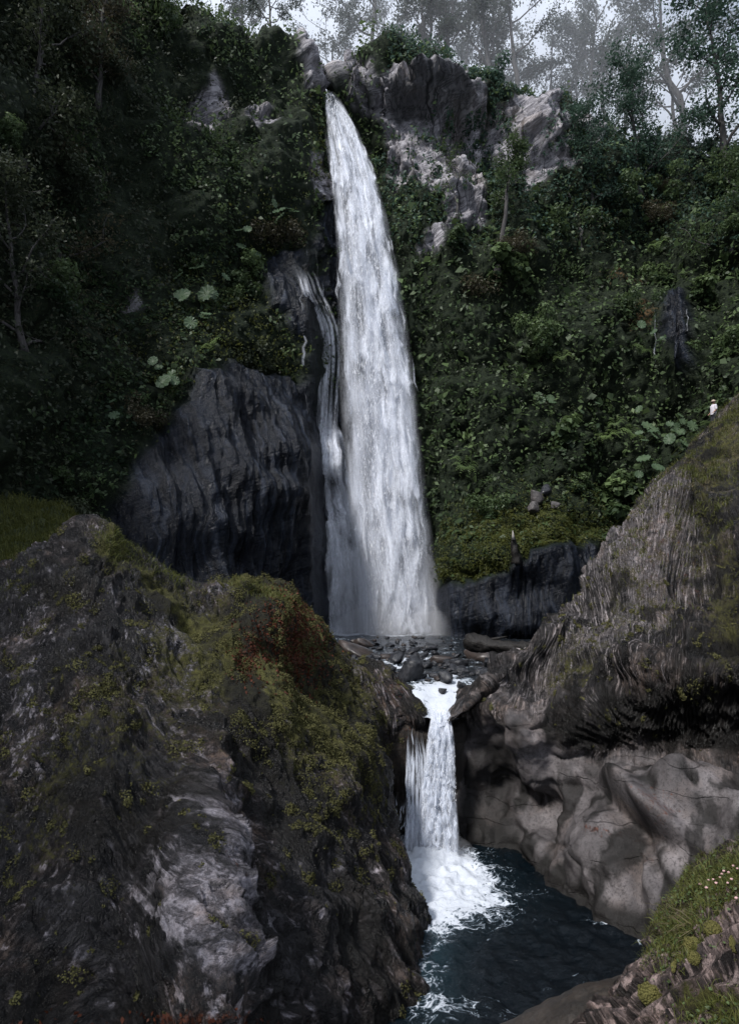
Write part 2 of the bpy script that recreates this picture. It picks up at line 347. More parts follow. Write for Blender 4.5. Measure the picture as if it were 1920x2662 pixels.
def water_material(name, deep, shallow, fscale=(1.0, 1.0, 1.0), bscale=2.0):
    s = NT(name); pos = s.n('ShaderNodeTexCoord').outputs['Object']; fo = s.attr('foam').outputs['Fac']; te = s.attr('teal').outputs['Fac']
    wb = s.n('ShaderNodeTexNoise', i_Scale=1.3, i_Detail=3); s.t.links.new(pos, wb.inputs['Vector'])
    q = s.vadd(s.vmul(pos, fscale), s.vmul(wb.outputs['Color'], (0.9, 0.9, 0)))
    n1 = s.noise(q, 2.2, 7, 0.7, 0.7); n2 = s.noise(q, 9.0, 5, 0.7, 0.4)
    vo = s.n('ShaderNodeTexVoronoi', feature='DISTANCE_TO_EDGE', i_Scale=6.5); s.t.links.new(q, vo.inputs['Vector'])
    cell = s.map(vo.outputs['Distance'], 0.0, 0.2, 0.10, -0.05)
    m = s.math('ADD', fo, s.math('ADD', s.math('MULTIPLY', s.math('SUBTRACT', n1, 0.5), 1.3), s.math('ADD', s.math('MULTIPLY', s.math('SUBTRACT', n2, 0.5), 0.8), cell)))
    f = s.map(m, 0.46, 0.74, 0, 1, True)
    wc = s.mix(te, deep, shallow)
    bn = s.bump(s.math('ADD', s.noise(pos, bscale*3, 5, 0.65), s.math('MULTIPLY', n2, 0.5)), 0.6, 0.08)
    p = s.n('ShaderNodeBsdfPrincipled', i_Roughness=0.12, i_IOR=1.33); s.set(p, 'Base Color', wc); s.set(p, 'Normal', bn)
    d = s.n('ShaderNodeBsdfPrincipled', i_Roughness=0.7); s.set(d, 'Base Color', s.mix(s.map(f, 0.3, 1), (0.14, 0.18, 0.22), (0.43, 0.46, 0.51))); s.set(d, 'Normal', bn); s.set(d, 'Specular IOR Level', 0.2)
    x = s.n('ShaderNodeMixShader'); s.t.links.new(f, x.inputs[0]); s.t.links.new(p.outputs[0], x.inputs[1]); s.t.links.new(d.outputs[0], x.inputs[2])
    return s.surf(x.outputs[0])

M = {}
M['cliff'] = cliff_material()
M['left'] = rock_material('streaked_rock', (0.20, 0.188, 0.21), (0.009, 0.0088, 0.0095), (6.5, 1.9), 0.06, wet=0.8)
M['right'] = rock_material('eroded_rock', (0.245, 0.222, 0.228), (0.012, 0.011, 0.011), (5.5, 0.9), 0.06, wet=0.8, warm=(0.25, 0.175, 0.135))
M['near'] = rock_material('pink_rock', (0.24, 0.185, 0.175), (0.022, 0.018, 0.017), (3.0, 2.0), 0.06, wet=0.1, warm=(0.26, 0.17, 0.14))
M['bed'] = rock_material('wet_rock', (0.10, 0.085, 0.075), (0.016, 0.015, 0.014), (4.0, 1.2), 0.05, wet=0.9, warm=(0.11, 0.07, 0.04))
M['stone'] = plain_material('creek_stone', (0.005, 0.006, 0.008), (0.036, 0.037, 0.042), 3.0, 0.3, 0.8, 0.06, spec=0.25)
M['stone_b'] = plain_material('creek_stone_brown', (0.008, 0.007, 0.007), (0.045, 0.034, 0.030), 3.0, 0.4, 0.6, 0.05)
M['grey_stone'] = plain_material('grey_stone', (0.05, 0.048, 0.05), (0.24, 0.22, 0.22), 3.0, 0.7, 0.8, 0.08)
M['dim_stone'] = plain_material('dim_stone', (0.02, 0.02, 0.022), (0.10, 0.09, 0.09), 3.0, 0.7, 0.8, 0.08)
M['log'] = plain_material('wet_wood', (0.004, 0.004, 0.004), (0.018, 0.016, 0.015), 2.0, 0.5, 0.8, 0.06, (8, 1, 8), 0.2)
M['pale_wood'] = plain_material('pale_wood', (0.14, 0.13, 0.12), (0.34, 0.32, 0.30), 4.0, 0.8)
M['bark'] = plain_material('bark', (0.018, 0.017, 0.018), (0.075, 0.070, 0.068), 1.6, 0.9, 0.8, 0.05, (4, 4, 0.8))
M['leaf'] = leaf_material('cliff_leaf', (0.009, 0.020, 0.010), (0.105, 0.150, 0.060), 0.25)
M['leaf_dark'] = leaf_material('dark_leaf', (0.009, 0.014, 0.009), (0.055, 0.066, 0.036), 0.2)
M['leaf_blue'] = leaf_material('bluish_leaf', (0.010, 0.026, 0.020), (0.075, 0.125, 0.085), 0.25)
M['leaf_brown'] = leaf_material('brownish_leaf', (0.014, 0.014, 0.008), (0.085, 0.075, 0.045), 0.2)
M['tree_leaf'] = leaf_material('tree_leaf', (0.018, 0.026, 0.022), (0.060, 0.075, 0.058), 0.4)
M['gunnera'] = leaf_material('broad_leaf', (0.026, 0.048, 0.027), (0.085, 0.122, 0.068), 0.25, 0.45)
M['grass'] = leaf_material('grass', (0.030, 0.040, 0.010), (0.12, 0.125, 0.035), 0.3)
M['dry_grass'] = leaf_material('dry_grass', (0.045, 0.035, 0.018), (0.17, 0.145, 0.085), 0.25)
M['moss'] = leaf_material('moss', (0.024, 0.025, 0.009), (0.125, 0.120, 0.048), 0.15, 0.9)
M['lichen'] = leaf_material('cushion_moss', (0.035, 0.034, 0.010), (0.135, 0.125, 0.042), 0.15, 0.9)
M['redplant'] = leaf_material('red_succulent', (0.022, 0.008, 0.005), (0.085, 0.026, 0.013), 0.2, 0.6)
M['pink'] = plain_material('pink_flower', (0.40, 0.22, 0.22), (0.62, 0.42, 0.42), 20, 0.7)
M['veil'] = veil_material('falling_water', 5.0, 0.20, 0.47, 0.70, (0.76, 0.79, 0.86), (1.0, 1.0, 0.26))
M['cascade'] = veil_material('cascade_water', 12.0, 1.2, 0.45, 0.66, (0.62, 0.66, 0.74))
M['pool'] = water_material('pool_water', (0.001, 0.0025, 0.004), (0.010, 0.026, 0.034))
M['creek'] = water_material('creek_water', (0.006, 0.008, 0.011), (0.03, 0.035, 0.04), (1, 0.7, 1), 3.0)

print('setup', round(time.time()-T0, 1))
# ------------------------------------------------------------------ cliff
cols = [(-700, 24, 29, -500), (-300, 29, 35, -300), (0, 33, 41, -140), (200, 38, 46, -80), (350, 41, 49, -40), (480, 43, 51, -5), (570, 44.5, 53, 45),
        (650, 46, 54, 95), (730, 47.5, 55, 122), (790, 49, 56, 150), (828, 51, 56.5, 195), (846, 52, 57, 243), (868, 52.5, 57, 246), (882, 53, 58, 185),
        (905, 53, 58.5, 150), (935, 53, 58.5, 165), (990, 53, 57, 150), (1050, 52, 56.5, 135), (1150, 50.5, 56, 125), (1250, 49.5, 56, 170), (1350, 49, 57, 235),
        (1450, 48.5, 58, 280), (1550, 48.5, 59, 320), (1650, 49, 60, 350), (1750, 49, 60, 370), (1850, 46.5, 58, 390), (1950, 44, 54, 370), (2150, 41, 49, 300), (2500, 37, 44, 200)]
ctrl = []
NR = 9
for x, y, z in ((-9, -34, 46), (-19, -27, 46), (-25, -14, 43), (-26, 2, 40), (-25, 14, 39)):  # first columns: unseen wall behind the camera, added to shade the left outcrop
    bk = -20 if y < -20 else 0; ctrl.append([(x-5*(k/NR)**1.5, y+bk*0.2*(k/NR), -2+(z+2)*k/NR) for k in range(NR+1)]+[(x-12, y+bk*0.5, z+2.5), (x-60, y+bk*2, z+8)])
for px, d0, d1, pt in cols:
    zt = CAMZ+(HY-pt)/F*d1; c = []
    for k in range(NR+1):
        t = k/NR; D = d0+(d1-d0)*t**1.4; c.append(((px-CX)/F*D, D, -2+(zt+2)*t))
    for s_, dz in ((8, 1.4), (110, 8.0)): c.append(((px-CX)/F*(d1+s_), d1+s_, zt+dz))
    ctrl.append(c)
for x, y, z in ((31, 20, 38), (31, 6, 38), (30, -12, 38)):
    ctrl.append([(x+5*(k/NR)**1.5, y, -2+(z+2)*k/NR) for k in range(NR+1)]+[(x+12, y, z+2.5), (x+60, y, z+8)])
NU, NV = 550, 315
L = chord(np.array(ctrl)); vis0, vis1 = L[6]/L[-1], L[-5]/L[-1]
du = np.concatenate([np.linspace(0, vis0, 12), np.linspace(vis0, vis1, 180)[1:], np.linspace(vis1, 1, 12)[1:]])
Lv = chord(np.array(ctrl).transpose(1, 0, 2)); vt = Lv[NR]/Lv[-1]
dv = np.concatenate([np.linspace(0, vt, 90), np.linspace(vt, 1, 8)[1:]])
G = loft(ctrl, NU, NV, du, dv); N0 = -gnormal(G)
if (N0[NU//2, NV//2, 1] > 0): N0 = -N0
PX, PY = proj(G)
def gauss(cx, cy, rx, ry): return np.exp(-(((PX-cx)/rx)**2+((PY-cy)/ry)**2))
off = 2.6*fbm(G, 0.10, 3); off2 = 0.9*fbm(G, 0.35, 3, seed=2)
wob1 = fbm(G, 0.5, 4, 0.6, seed=4)*22; wob2 = fbm(G, 0.5, 4, 0.6, seed=5)*22
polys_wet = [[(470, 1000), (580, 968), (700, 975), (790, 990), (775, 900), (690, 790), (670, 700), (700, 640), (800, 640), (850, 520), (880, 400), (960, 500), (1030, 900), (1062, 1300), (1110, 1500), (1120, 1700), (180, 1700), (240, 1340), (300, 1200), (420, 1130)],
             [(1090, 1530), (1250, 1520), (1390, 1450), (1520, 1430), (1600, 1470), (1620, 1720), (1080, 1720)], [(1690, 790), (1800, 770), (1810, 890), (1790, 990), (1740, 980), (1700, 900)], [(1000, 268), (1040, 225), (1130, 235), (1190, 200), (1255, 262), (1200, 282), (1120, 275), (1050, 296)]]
polys_pale = [[(972, 330), (990, 230), (1060, 190), (1200, 150), (1260, 230), (1280, 330), (1262, 430), (1272, 560), (1160, 560), (1150, 480), (1060, 450), (1010, 468), (985, 420)],
              [(1290, 260), (1400, 240), (1460, 300), (1480, 450), (1400, 480), (1330, 440), (1280, 350)], [(470, 335), (545, 195), (592, 225), (600, 290), (540, 352)], [(630, 285), (700, 268), (730, 335), (650, 352)],
              [(755, 120), (830, 180), (834, 240), (795, 235)], [(848, 150), (925, 140), (935, 275), (890, 265)], [(1125, 580), (1165, 555), (1155, 645), (1110, 665)], [(795, 410), (840, 390), (845, 520), (790, 520)],
              [(930, 200), (985, 180), (975, 300), (935, 290)], [(330, 760), (360, 745), (375, 800), (345, 800)], [(1480, 300), (1560, 330), (1540, 420), (1490, 420)]]
def zone(px, py, polys, pad=0):
    r = np.zeros(px.shape, bool)
    for p in polys: r |= inpoly(px, py, p)
    return r
front = G[..., 1] > 14
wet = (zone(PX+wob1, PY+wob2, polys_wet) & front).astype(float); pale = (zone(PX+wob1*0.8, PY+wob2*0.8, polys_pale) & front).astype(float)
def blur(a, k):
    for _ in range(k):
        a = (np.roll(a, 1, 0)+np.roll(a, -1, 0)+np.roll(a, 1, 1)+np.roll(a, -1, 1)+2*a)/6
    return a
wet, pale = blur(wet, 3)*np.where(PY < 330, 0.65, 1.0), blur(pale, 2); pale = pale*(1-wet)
mossy = gauss(860, 700, 70, 160)*0.9*(fbm(G, 0.4, 3, seed=8) > -0.05)+gauss(830, 950, 40, 90)+gauss(930, 930, 40, 110)*0.8
wet = np.clip(wet-np.clip(mossy, 0, 1), 0, 1)
rust = gauss(1650, 830, 60, 80)*0.5+gauss(1640, 700, 120, 40)*0.45+gauss(480, 340, 60, 40)*0.3
off += off2*(1-0.7*wet)
# apron at the foot, mound on the right, dark gully, roof over the pale face, recess behind the fall
off += 3.0*gauss(540, 1480, 250, 330)+1.4*gauss(640, 1120, 190, 160)+1.6*gauss(760, 780, 90, 120)+2.6*gauss(1380, 1470, 170, 90)+3.0*gauss(1330, 1620, 230, 90)-2.5*gauss(1610, 1200, 50, 230)
off += 2.0*gauss(1120, 240, 125, 30)-1.6*gauss(1130, 325, 130, 45)-1.2*gauss(1290, 330, 45, 90)-2.2*gauss(930, 900, 110, 520)+2.0*gauss(1390, 300, 70, 60)-1.6*gauss(1230, 560, 90, 60)
off -= 1.8*gauss(560, 260, 90, 40)
U, V = flow(G)
vs = np.stack([U*1.0, V*0.13, U*0], -1); colm = ridged(vs, 0.8, 3, 0.55, seed=1)
off += wet*smooth(420, 480, PY)*(0.32*colm+0.4*ridged(np.stack([U*0.35+V*0.05, V*0.06, U*0], -1), 1.0, 2, seed=6)+0.25*ridged(np.stack([U*2.6, V*0.25, U*0], -1), 1.0, 3, seed=16)+0.10*ridged(np.stack([U*5.0, V*0.35, U*0], -1), 1.0, 2, seed=17)+0.06*fbm(G, 1.0, 3, seed=3))
st = (G[..., 2]*1.0+G[..., 0]*0.35+0.8*fbm(G, 0.3, 2, seed=9))/1.25; saw = st-np.floor(st)
st2 = (G[..., 0]*0.9-G[..., 2]*0.25+1.2*fbm(G, 0.25, 2, seed=12))/2.6; saw2 = st2-np.floor(st2)
tl = np.stack([G[..., 0]*0.94-G[..., 2]*0.34, G[..., 1], G[..., 0]*0.34+G[..., 2]*0.94], -1)+0.5*fbm(G, 0.5, 2, seed=7)[..., None]
blk = np.clip(pale+wet*smooth(480, 420, PY), 0, 1); sel = blk > 0.01; c1 = np.zeros(pale.shape); v1, t1 = cells(tl[sel]*[0.42, 0.4, 0.55], 1); v2, t2 = cells(tl[sel]*[0.9, 0.9, 1.7], 5); c1[sel] = 1.7*(v1-0.5)+0.7*t1+0.55*(v2-0.5)+0.5*t2
off += blk*(c1+0.25*(saw**2-0.4)+0.05*ridged(G, 1.6, 2, seed=7))
off += (1-wet)*(1-pale)*0.5*fbm(G, 0.9, 3, seed=11)
fade = np.ones((NU, NV)); kk = int(np.searchsorted(np.interp(np.linspace(0, 1, NV), np.linspace(0, 1, len(dv)), dv), vt)); fade[:, kk:] = 0.45
lipmask = 1-0.85*gauss(857, 235, 22, 60)
G = G+N0*(off*fade*lipmask)[..., None]
PX, PY = proj(G); back = np.interp(PY, [238, 600, 1656], [57.0, 53.4, 51.6])-G[..., 1]; inb = (PX > 835) & (PX < 1150) & (PY > 245) & (PY < 1720)
soft = smooth(800, 870, PX)*smooth(1180, 1110, PX)*(PY > 245)*(PY < 1760); push = np.clip(back+0.5*ridged(np.stack([U*1.2, V*0.12, U*0], -1), 1.0, 3, seed=14)*soft+0.5*fbm(G, 0.8, 3, seed=15), 0, None)*soft; G = G+push[..., None]*np.stack([G[..., 0]/np.maximum(G[..., 1], 1), np.ones_like(PX), 0*PX], -1)
NC = gnormal(G); NC = np.where((NC*N0).sum(-1, keepdims=True) < 0, -NC, NC)
PX, PY = proj(G)
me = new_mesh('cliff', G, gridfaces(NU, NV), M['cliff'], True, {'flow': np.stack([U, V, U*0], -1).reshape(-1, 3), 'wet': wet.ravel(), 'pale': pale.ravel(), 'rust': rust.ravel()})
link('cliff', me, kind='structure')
BC = bvh_of(G)
print('cliff', round(time.time()-T0, 1))

# ------------------------------------------------------------------ foreground rock masses
def chips(u, v, g, seed):              # broken, chipped scales of the rock face, longer down the face than across
    q = np.stack([u, v*0.85, u*0+seed*3.1], -1)+0.35*fbm(g, 1.1, 2, seed=seed+20)[..., None]
    a, ta = cells(q*[0.8, 0.8, 1], seed); b, tb = cells(q*[2.1, 2.1, 1], seed+9)
    return ((a-0.5)*0.55+ta*0.8+(b-0.5)*0.22+tb*0.45).reshape(u.shape)
def rockmass(name, ctrl, nu, nv, mat, amp, attrsf, du=None, dv=None, seed=0, streak=(1.4, 0.30), samp=0.12, chip=0.3, shear=None, fine_=(3.0, 3.2, 0.032), **tags):
    c = np.array([[P(*q) for q in cl] for cl in ctrl]); g = loft(c, nu, nv, du, dv); n = gnormal(g)
    ctr = g[nu//2, nv//2]-np.array([0, 0, CAMZ])
    if (n[nu//2, nv//2]*ctr).sum() > 0: n = -n
    u, v = flow(g)
    wx = fbm(g, 0.5, 2, seed=seed+1)*0.7
    if shear is not None: sx_, sy_ = proj(g); u = u+shear(sx_, sy_)*(v-v[:, v.shape[1]//3][:, None])
    s3 = np.stack([(u+wx)*streak[0], (v+wx*0.6)*streak[1], u*0+seed], -1)
    px, py = proj(g); at, extra = attrsf(g, px, py, n, u, v)
    st = ridged(s3, 1.0, 4, 0.55, seed=seed)
    o = amp*(fbm(g, 0.28, 3, seed=seed+2)+0.6*fbm(g, 0.9, 3, seed=seed+3))+samp*(st-1.0)*(1-at.get('smoothness', 0))+0.03*fbm(g, 3.5, 2, seed=seed+4)+(fine_[2]*(ridged(s3*[[[fine_[0], fine_[1], 1]]], 1.0, 3, 0.6, seed=seed+5)-0.9)+0.004*ridged(s3*[[[8.0, 7.0, 1]]], 1.0, 2, 0.6, seed=seed+6))*(samp/0.13)*(1-at.get('smoothness', 0))+chip*chips(u+wx, v+wx, g, seed)*(1-at.get('smoothness', 0))*(1+0.6*np.clip(at['pale'], 0, 1)*(seed == 1))
    o = (o+extra)*(1-0.7*np.clip(gs(px, py, 1150, 1830, 110, 80), 0, 1))*(0.35+0.65*smooth(44, 27, g[..., 1]))
    g = g+n*o[..., None]; n2 = gnormal(g); n2 = np.where((n2*n).sum(-1, keepdims=True) < 0, -n2, n2)
    aa = {k: np.clip(x, 0, 1.5).ravel() for k, x in at.items() }; aa['flow'] = np.stack([u, v, u*0], -1).reshape(-1, 3)
    o_ = link(name, new_mesh(name, g, gridfaces(nu, nv), mat, True, aa), **tags)
    return o_, g, n2, at
def gs(px, py, cx, cy, rx, ry, ang=0):
    a = math.radians(ang); dx, dy = px-cx, py-cy; x = dx*math.cos(a)+dy*math.sin(a); y = -dx*math.sin(a)+dy*math.cos(a)
    return np.exp(-((x/rx)**2+(y/ry)**2))

def dens(ctrl, first, last, n=60):      # fewer columns where the mass lies outside the picture
    k = chord(np.array([[P(*q) for q in cl] for cl in ctrl])); a, b = k[first]/k[-1], k[last]/k[-1]
    return np.concatenate([np.linspace(0, a, 4)[:-1], np.linspace(a, b, n), np.linspace(b, 1, 4)[1:]])
LC = [
 [(-600, 1700, 27), (-600, 1580, 22), (-600, 1560, 17), (-600, 1800, 13.5), (-600, 2200, 10.5), (-600, 2700, 8.4), (-600, 3400, 7.4)],
 [(0, 1680, 26), (0, 1530, 20), (0, 1492, 16.5), (0, 1750, 13.6), (0, 2130, 11), (0, 2680, 8.6), (0, 3300, 7.6)],
 [(120, 1680, 26), (125, 1470, 19.5), (130, 1430, 16.8), (130, 1700, 13.8), (130, 2110, 11.2), (130, 2680, 8.8), (130, 3300, 7.8)],
 [(225, 1660, 26), (232, 1398, 19.2), (235, 1372, 17), (250, 1660, 13.9), (260, 2100, 11.2), (280, 2680, 8.8), (280, 3300, 7.8)],
 [(340, 1640, 26), (345, 1462, 20), (350, 1440, 17.6), (370, 1700, 14.2), (390, 2080, 11.4), (400, 2680, 8.8), (400, 3300, 7.8)],
 [(480, 1660, 26), (500, 1545, 21), (510, 1518, 18), (520, 1750, 14.7), (525, 2060, 11.6), (540, 2620, 8.9), (540, 3300, 7.9)],
 [(640, 1680, 27), (640, 1545, 21.5), (650, 1518, 18.8), (690, 1750, 15.7), (690, 2100, 12.9), (720, 2680, 9.8), (720, 3300, 8.8)],
 [(740, 1700, 28), (740, 1575, 22), (745, 1556, 19.8), (790, 1780, 17.2), (850, 2130, 14.4), (900, 2680, 11.2), (900, 3300, 10.2)],
 [(810, 1720, 29), (815, 1640, 23.4), (822, 1626, 20.8), (872, 1800, 18.6), (950, 2130, 15.9), (1075, 2500, 13.2), (1190, 3000, 11.6)],
 [(880, 1760, 29), (890, 1722, 24.4), (900, 1705, 22), (938, 1820, 20.0), (998, 2080, 17.9), (1108, 2400, 15.5), (1275, 2760, 12.6)],
 [(960, 1800, 28), (980, 1775, 24.4), (1000, 1760, 22.3), (1010, 1850, 20.9), (985, 2000, 20.9), (985, 2230, 20.0), (1000, 2420, 19.6)],
 [(1060, 1850, 27), (1075, 1812, 24), (1088, 1822, 21.8), (1084, 1870, 20.6), (1050, 1970, 21.4), (1030, 2200, 21.2), (1030, 2420, 21)],
 [(1120, 1890, 26), (1125, 1870, 24), (1125, 1880, 22.4), (1115, 1920, 21.6), (1090, 2000, 22.2), (1090, 2200, 22), (1090, 2420, 22)]]
LDU = dens(LC, 1, -1)[:-3]
def latt(g, px, py, n, u, v):
    f = (g[..., 1] < 24)
    moss = 0.50*gs(px, py, 830, 1850, 190, 330, -20)+0.42*gs(px, py, 640, 1680, 260, 170)+0.75*gs(px, py, 720, 1545, 120, 34, 20)+0.55*gs(px, py, 290, 1420, 60, 60, 40)+0.28*gs(px, py, 330, 1900, 260, 300)+0.25*gs(px, py, 120, 2150, 140, 300)
    moss = moss+0.10+0.5*gs(px, py, 430, 1530, 120, 30, 35)
    rustv = 0.62*gs(px, py, 760, 1600, 45, 60, 20)+0.55*gs(px, py, 780, 1700, 60, 70)+0.5*gs(px, py, 650, 1700, 45, 70)+0.35*gs(px, py, 1020, 1800, 70, 60)+0.5*gs(px, py, 450, 2650, 300, 26)+0.25*gs(px, py, 560, 2300, 60, 120)
    palev = 1.15*np.clip(gs(px, py, 540, 2200, 75, 140, -4)+gs(px, py, 440, 2380, 130, 120, 30)+0.8*gs(px, py, 560, 2440, 60, 110), 0, 1)*smooth(-0.45, 0.2, fbm(g, 0.9, 4, 0.6, seed=48))+0.5*gs(px, py, 560, 2110, 60, 60)+0.45*gs(px, py, 480, 1640, 160, 60, 20)+0.30*gs(px, py, 590, 2540, 70, 60)+0.5*gs(px, py, 620, 1530, 80, 14)+0.4*gs(px, py, 470, 1760, 120, 130)+0.35*gs(px, py, 80, 1800, 60, 300)+0.3*gs(px, py, 900, 1730, 100, 60, 40)
    palev = palev-0.25*gs(px, py, 850, 2250, 220, 330)-0.2*gs(px, py, 200, 2400, 180, 250)
    ex = 0.55*gs(px, py, 530, 2300, 130, 330, -4)-0.7*gs(px, py, 330, 2250, 80, 400, 14)-0.28*gs(px, py, 700, 2250, 85, 330, -12)+0.5*gs(px, py, 700, 1620, 110, 70)+0.35*gs(px, py, 540, 1530, 60, 30)-0.35*gs(px, py, 520, 1600, 60, 120, 20)
    cav = inpoly(px, py, [(960, 1945), (1000, 1925), (1052, 1950), (1052, 2240), (985, 2240), (968, 2100)])
    return {'moss': moss*f, 'rust': rustv*f, 'pale': np.clip(palev, 0, 1)*f, 'dirt_shade': 0.85*smooth(0.0, 0.35, fbm(g*[[[1, 1, 0.6]]], 0.55, 4, seed=45)-0.25*palev+0.18*gs(px, py, 880, 2300, 200, 350))*f, 'smoothness': 0*px}, ex*f
lr, GL, NL, AL = rockmass('rock_outcrop', LC, 500, 315, M['left'], 0.34, latt, dv=np.concatenate([np.linspace(0, 0.33, 8), np.linspace(0.33, 0.9, 60)[1:], np.linspace(0.9, 1, 4)[1:]]), seed=1, streak=(1.7, 0.26), samp=0.11, chip=0.12, fine_=(3.0, 5.5, 0.055), shear=lambda x, y: np.interp(x, [0, 350, 700, 1000], [0.55, 0.35, -0.1, -0.25]), du=LDU,
    label='massive streaked dark outcrop with yellow moss filling the left foreground', category='rock')
BL = bvh_of(GL)
print('left', round(time.time()-T0, 1))

RC = [
 [(1110, 1890, 26), (1112, 1872, 24), (1118, 1885, 22.4), (1120, 1915, 21.8), (1135, 1960, 22), (1135, 2080, 22), (1135, 2200, 22), (1135, 2430, 22)],
 [(1180, 1860, 27), (1175, 1810, 24), (1185, 1838, 21.4), (1200, 1862, 20.6), (1205, 1920, 20.8), (1200, 2060, 21), (1195, 2180, 20.6), (1185, 2420, 20.2)],
 [(1330, 1800, 29), (1310, 1752, 24.5), (1305, 1742, 22.6), (1285, 1805, 20.9), (1280, 1885, 19.9), (1295, 2020, 21.0), (1300, 2150, 20.4), (1310, 2420, 19.2)],
 [(1430, 1760, 31), (1415, 1668, 26), (1410, 1656, 24), (1380, 1780, 20.8), (1368, 1950, 18.9), (1380, 2070, 20.2), (1390, 2180, 19.0), (1410, 2460, 17.6)],
 [(1520, 1700, 34), (1505, 1560, 29), (1500, 1545, 27), (1480, 1690, 21.8), (1460, 1900, 18.8), (1480, 2040, 18.6), (1490, 2200, 17.8), (1510, 2500, 16.2)],
 [(1600, 1640, 38), (1585, 1442, 32), (1578, 1428, 30), (1570, 1610, 22), (1580, 1800, 18.6), (1590, 1960, 18.6), (1590, 2150, 16.8), (1610, 2560, 15.0)],
 [(1720, 1560, 42), (1700, 1315, 36.5), (1690, 1298, 34), (1700, 1520, 22.5), (1700, 1790, 17.4), (1700, 1960, 18.2), (1700, 2120, 16.0), (1710, 2600, 14.6)],
 [(1860, 1450, 47), (1848, 1140, 42.5), (1838, 1124, 40), (1830, 1430, 24.5), (1830, 1760, 16.6), (1830, 1950, 17.4), (1835, 2110, 15.4), (1850, 2620, 14.0)],
 [(2000, 1400, 50), (1990, 985, 45), (1985, 965, 43), (1990, 1330, 24), (1990, 1740, 15.6), (1990, 1950, 16.4), (1990, 2120, 14.6), (2000, 2640, 13.2)],
 [(2500, 1300, 52), (2500, 700, 44), (2500, 690, 40), (2500, 1200, 22), (2500, 1700, 14.0), (2500, 1950, 14.6), (2500, 2150, 12.6), (2500, 2640, 11.5)]]
RDU = dens(RC, 0, -2)[3:]
def ratt(g, px, py, n, u, v):
    moss = 0.12+0.32*gs(px, py, 1820, 1300, 160, 90, -35)+0.5*gs(px, py, 1640, 1560, 200, 120, -30)*0.6+0.4*gs(px, py, 1880, 1600, 70, 250)+0.35*gs(px, py, 1480, 1760, 90, 90)+0.4*gs(px, py, 1890, 1130, 100, 80, -40)
    moss = moss-0.4*gs(px, py, 1600, 2150, 330, 200)
    rustv = 0.32*gs(px, py, 1720, 1450, 160, 200, -40)+0.45*gs(px, py, 1590, 2170, 60, 20)+0.35*gs(px, py, 1660, 2230, 80, 16)+0.4*gs(px, py, 1730, 2130, 50, 70, -20)
    palev = 0.55*gs(px, py, 1560, 1600, 220, 150, -50)+0.7*gs(px, py, 1580, 2060, 200, 90)+0.6*gs(px, py, 1760, 2080, 120, 120)+0.5*gs(px, py, 1540, 2250, 90, 100)+0.55*gs(px, py, 1390, 1850, 70, 120, 20)+0.3*gs(px, py, 1290, 1800, 70, 50)+0.55*gs(px, py, 1700, 1400, 120, 160, 40)
    palev = palev-0.5*gs(px, py, 1280, 2050, 90, 220)
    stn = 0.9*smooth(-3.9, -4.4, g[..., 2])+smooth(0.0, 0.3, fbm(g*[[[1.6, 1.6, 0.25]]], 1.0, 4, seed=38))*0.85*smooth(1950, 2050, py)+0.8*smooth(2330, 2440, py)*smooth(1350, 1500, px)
    dirt_shade = stn+0.92*smooth(0.1, 0.6, gs(px, py, 1800, 1865, 220, 95, 6)+0.55*fbm(g*[[[2.0, 2.0, 0.5]]], 1.0, 3, seed=31))*(py > 1600)+0.8*smooth(0.25, 0.7, gs(px, py, 1260, 2090, 90, 240, 8))*smooth(1870, 1940, py)  # shade painted dark in the overhang band and the recess beside the lower fall
    dirt_shade = dirt_shade+0.85*smooth(0.12, 0.34, fbm(g*[[[1, 1, 0.5]]], 0.6, 4, seed=46)-0.28*palev-0.5*gs(px, py, 1300, 1810, 150, 90))*(py < 1950)
    yb = np.interp(px, [1250, 1400, 1520, 1640, 1920], [1880, 1850, 1900, 1965, 1985]); sm = smooth(-50, 60, py-yb+110*fbm(g*[[[1.5, 1.5, 0.5]]], 0.8, 3, seed=39))
    # horizontal joints and flutes of the water-worn wall
    z = g[..., 2]; wall = sm*smooth(1290, 1400, px)
    jt = (z+0.25*fbm(g, 0.6, 2, seed=33))/0.75; js = np.abs((jt-np.floor(jt))-0.5)*2; pill = (1-js**3)*smooth(-0.15, 0.25, fbm(g, 0.5, 2, seed=40))
    ex = wall*(0.12*pill-0.07*smooth(0.9, 1.0, js)*smooth(-0.2, 0.2, fbm(g, 0.9, 2, seed=36))+0.34*fbm(g*[[[1.0, 1.0, 0.35]]], 0.7, 2, seed=34)+0.06*ridged(g, 1.2, 3, seed=37)-0.4*gs(px, py, 1680, 2220, 22, 130, -30)+0.8*gs(px, py, 1690, 2110, 130, 20, 36)-0.45*gs(px, py, 1660, 2150, 110, 28, 36)+0.5*gs(px, py, 1770, 2060, 70, 40)+0.4*gs(px, py, 1560, 2230, 60, 70)-0.6*gs(px, py, 1430, 2120, 26, 150)-0.5*gs(px, py, 1650, 2260, 20, 90, -12))
    ex = ex+1.0*gs(px, py, 1760, 1300, 75, 45, -40)-1.0*gs(px, py, 1790, 1490, 60, 38, -20)-0.9*gs(px, py, 1890, 1480, 36, 60)+0.7*gs(px, py, 1630, 1480, 60, 45, -40)-0.6*gs(px, py, 1560, 1560, 36, 70, 30)+0.6*gs(px, py, 1470, 1660, 45, 60)-0.5*gs(px, py, 1400, 1780, 30, 60, 20)+0.6*gs(px, py, 1650, 1720, 70, 40)+0.35*fbm(g, 0.7, 3, seed=47)*(1-sm)
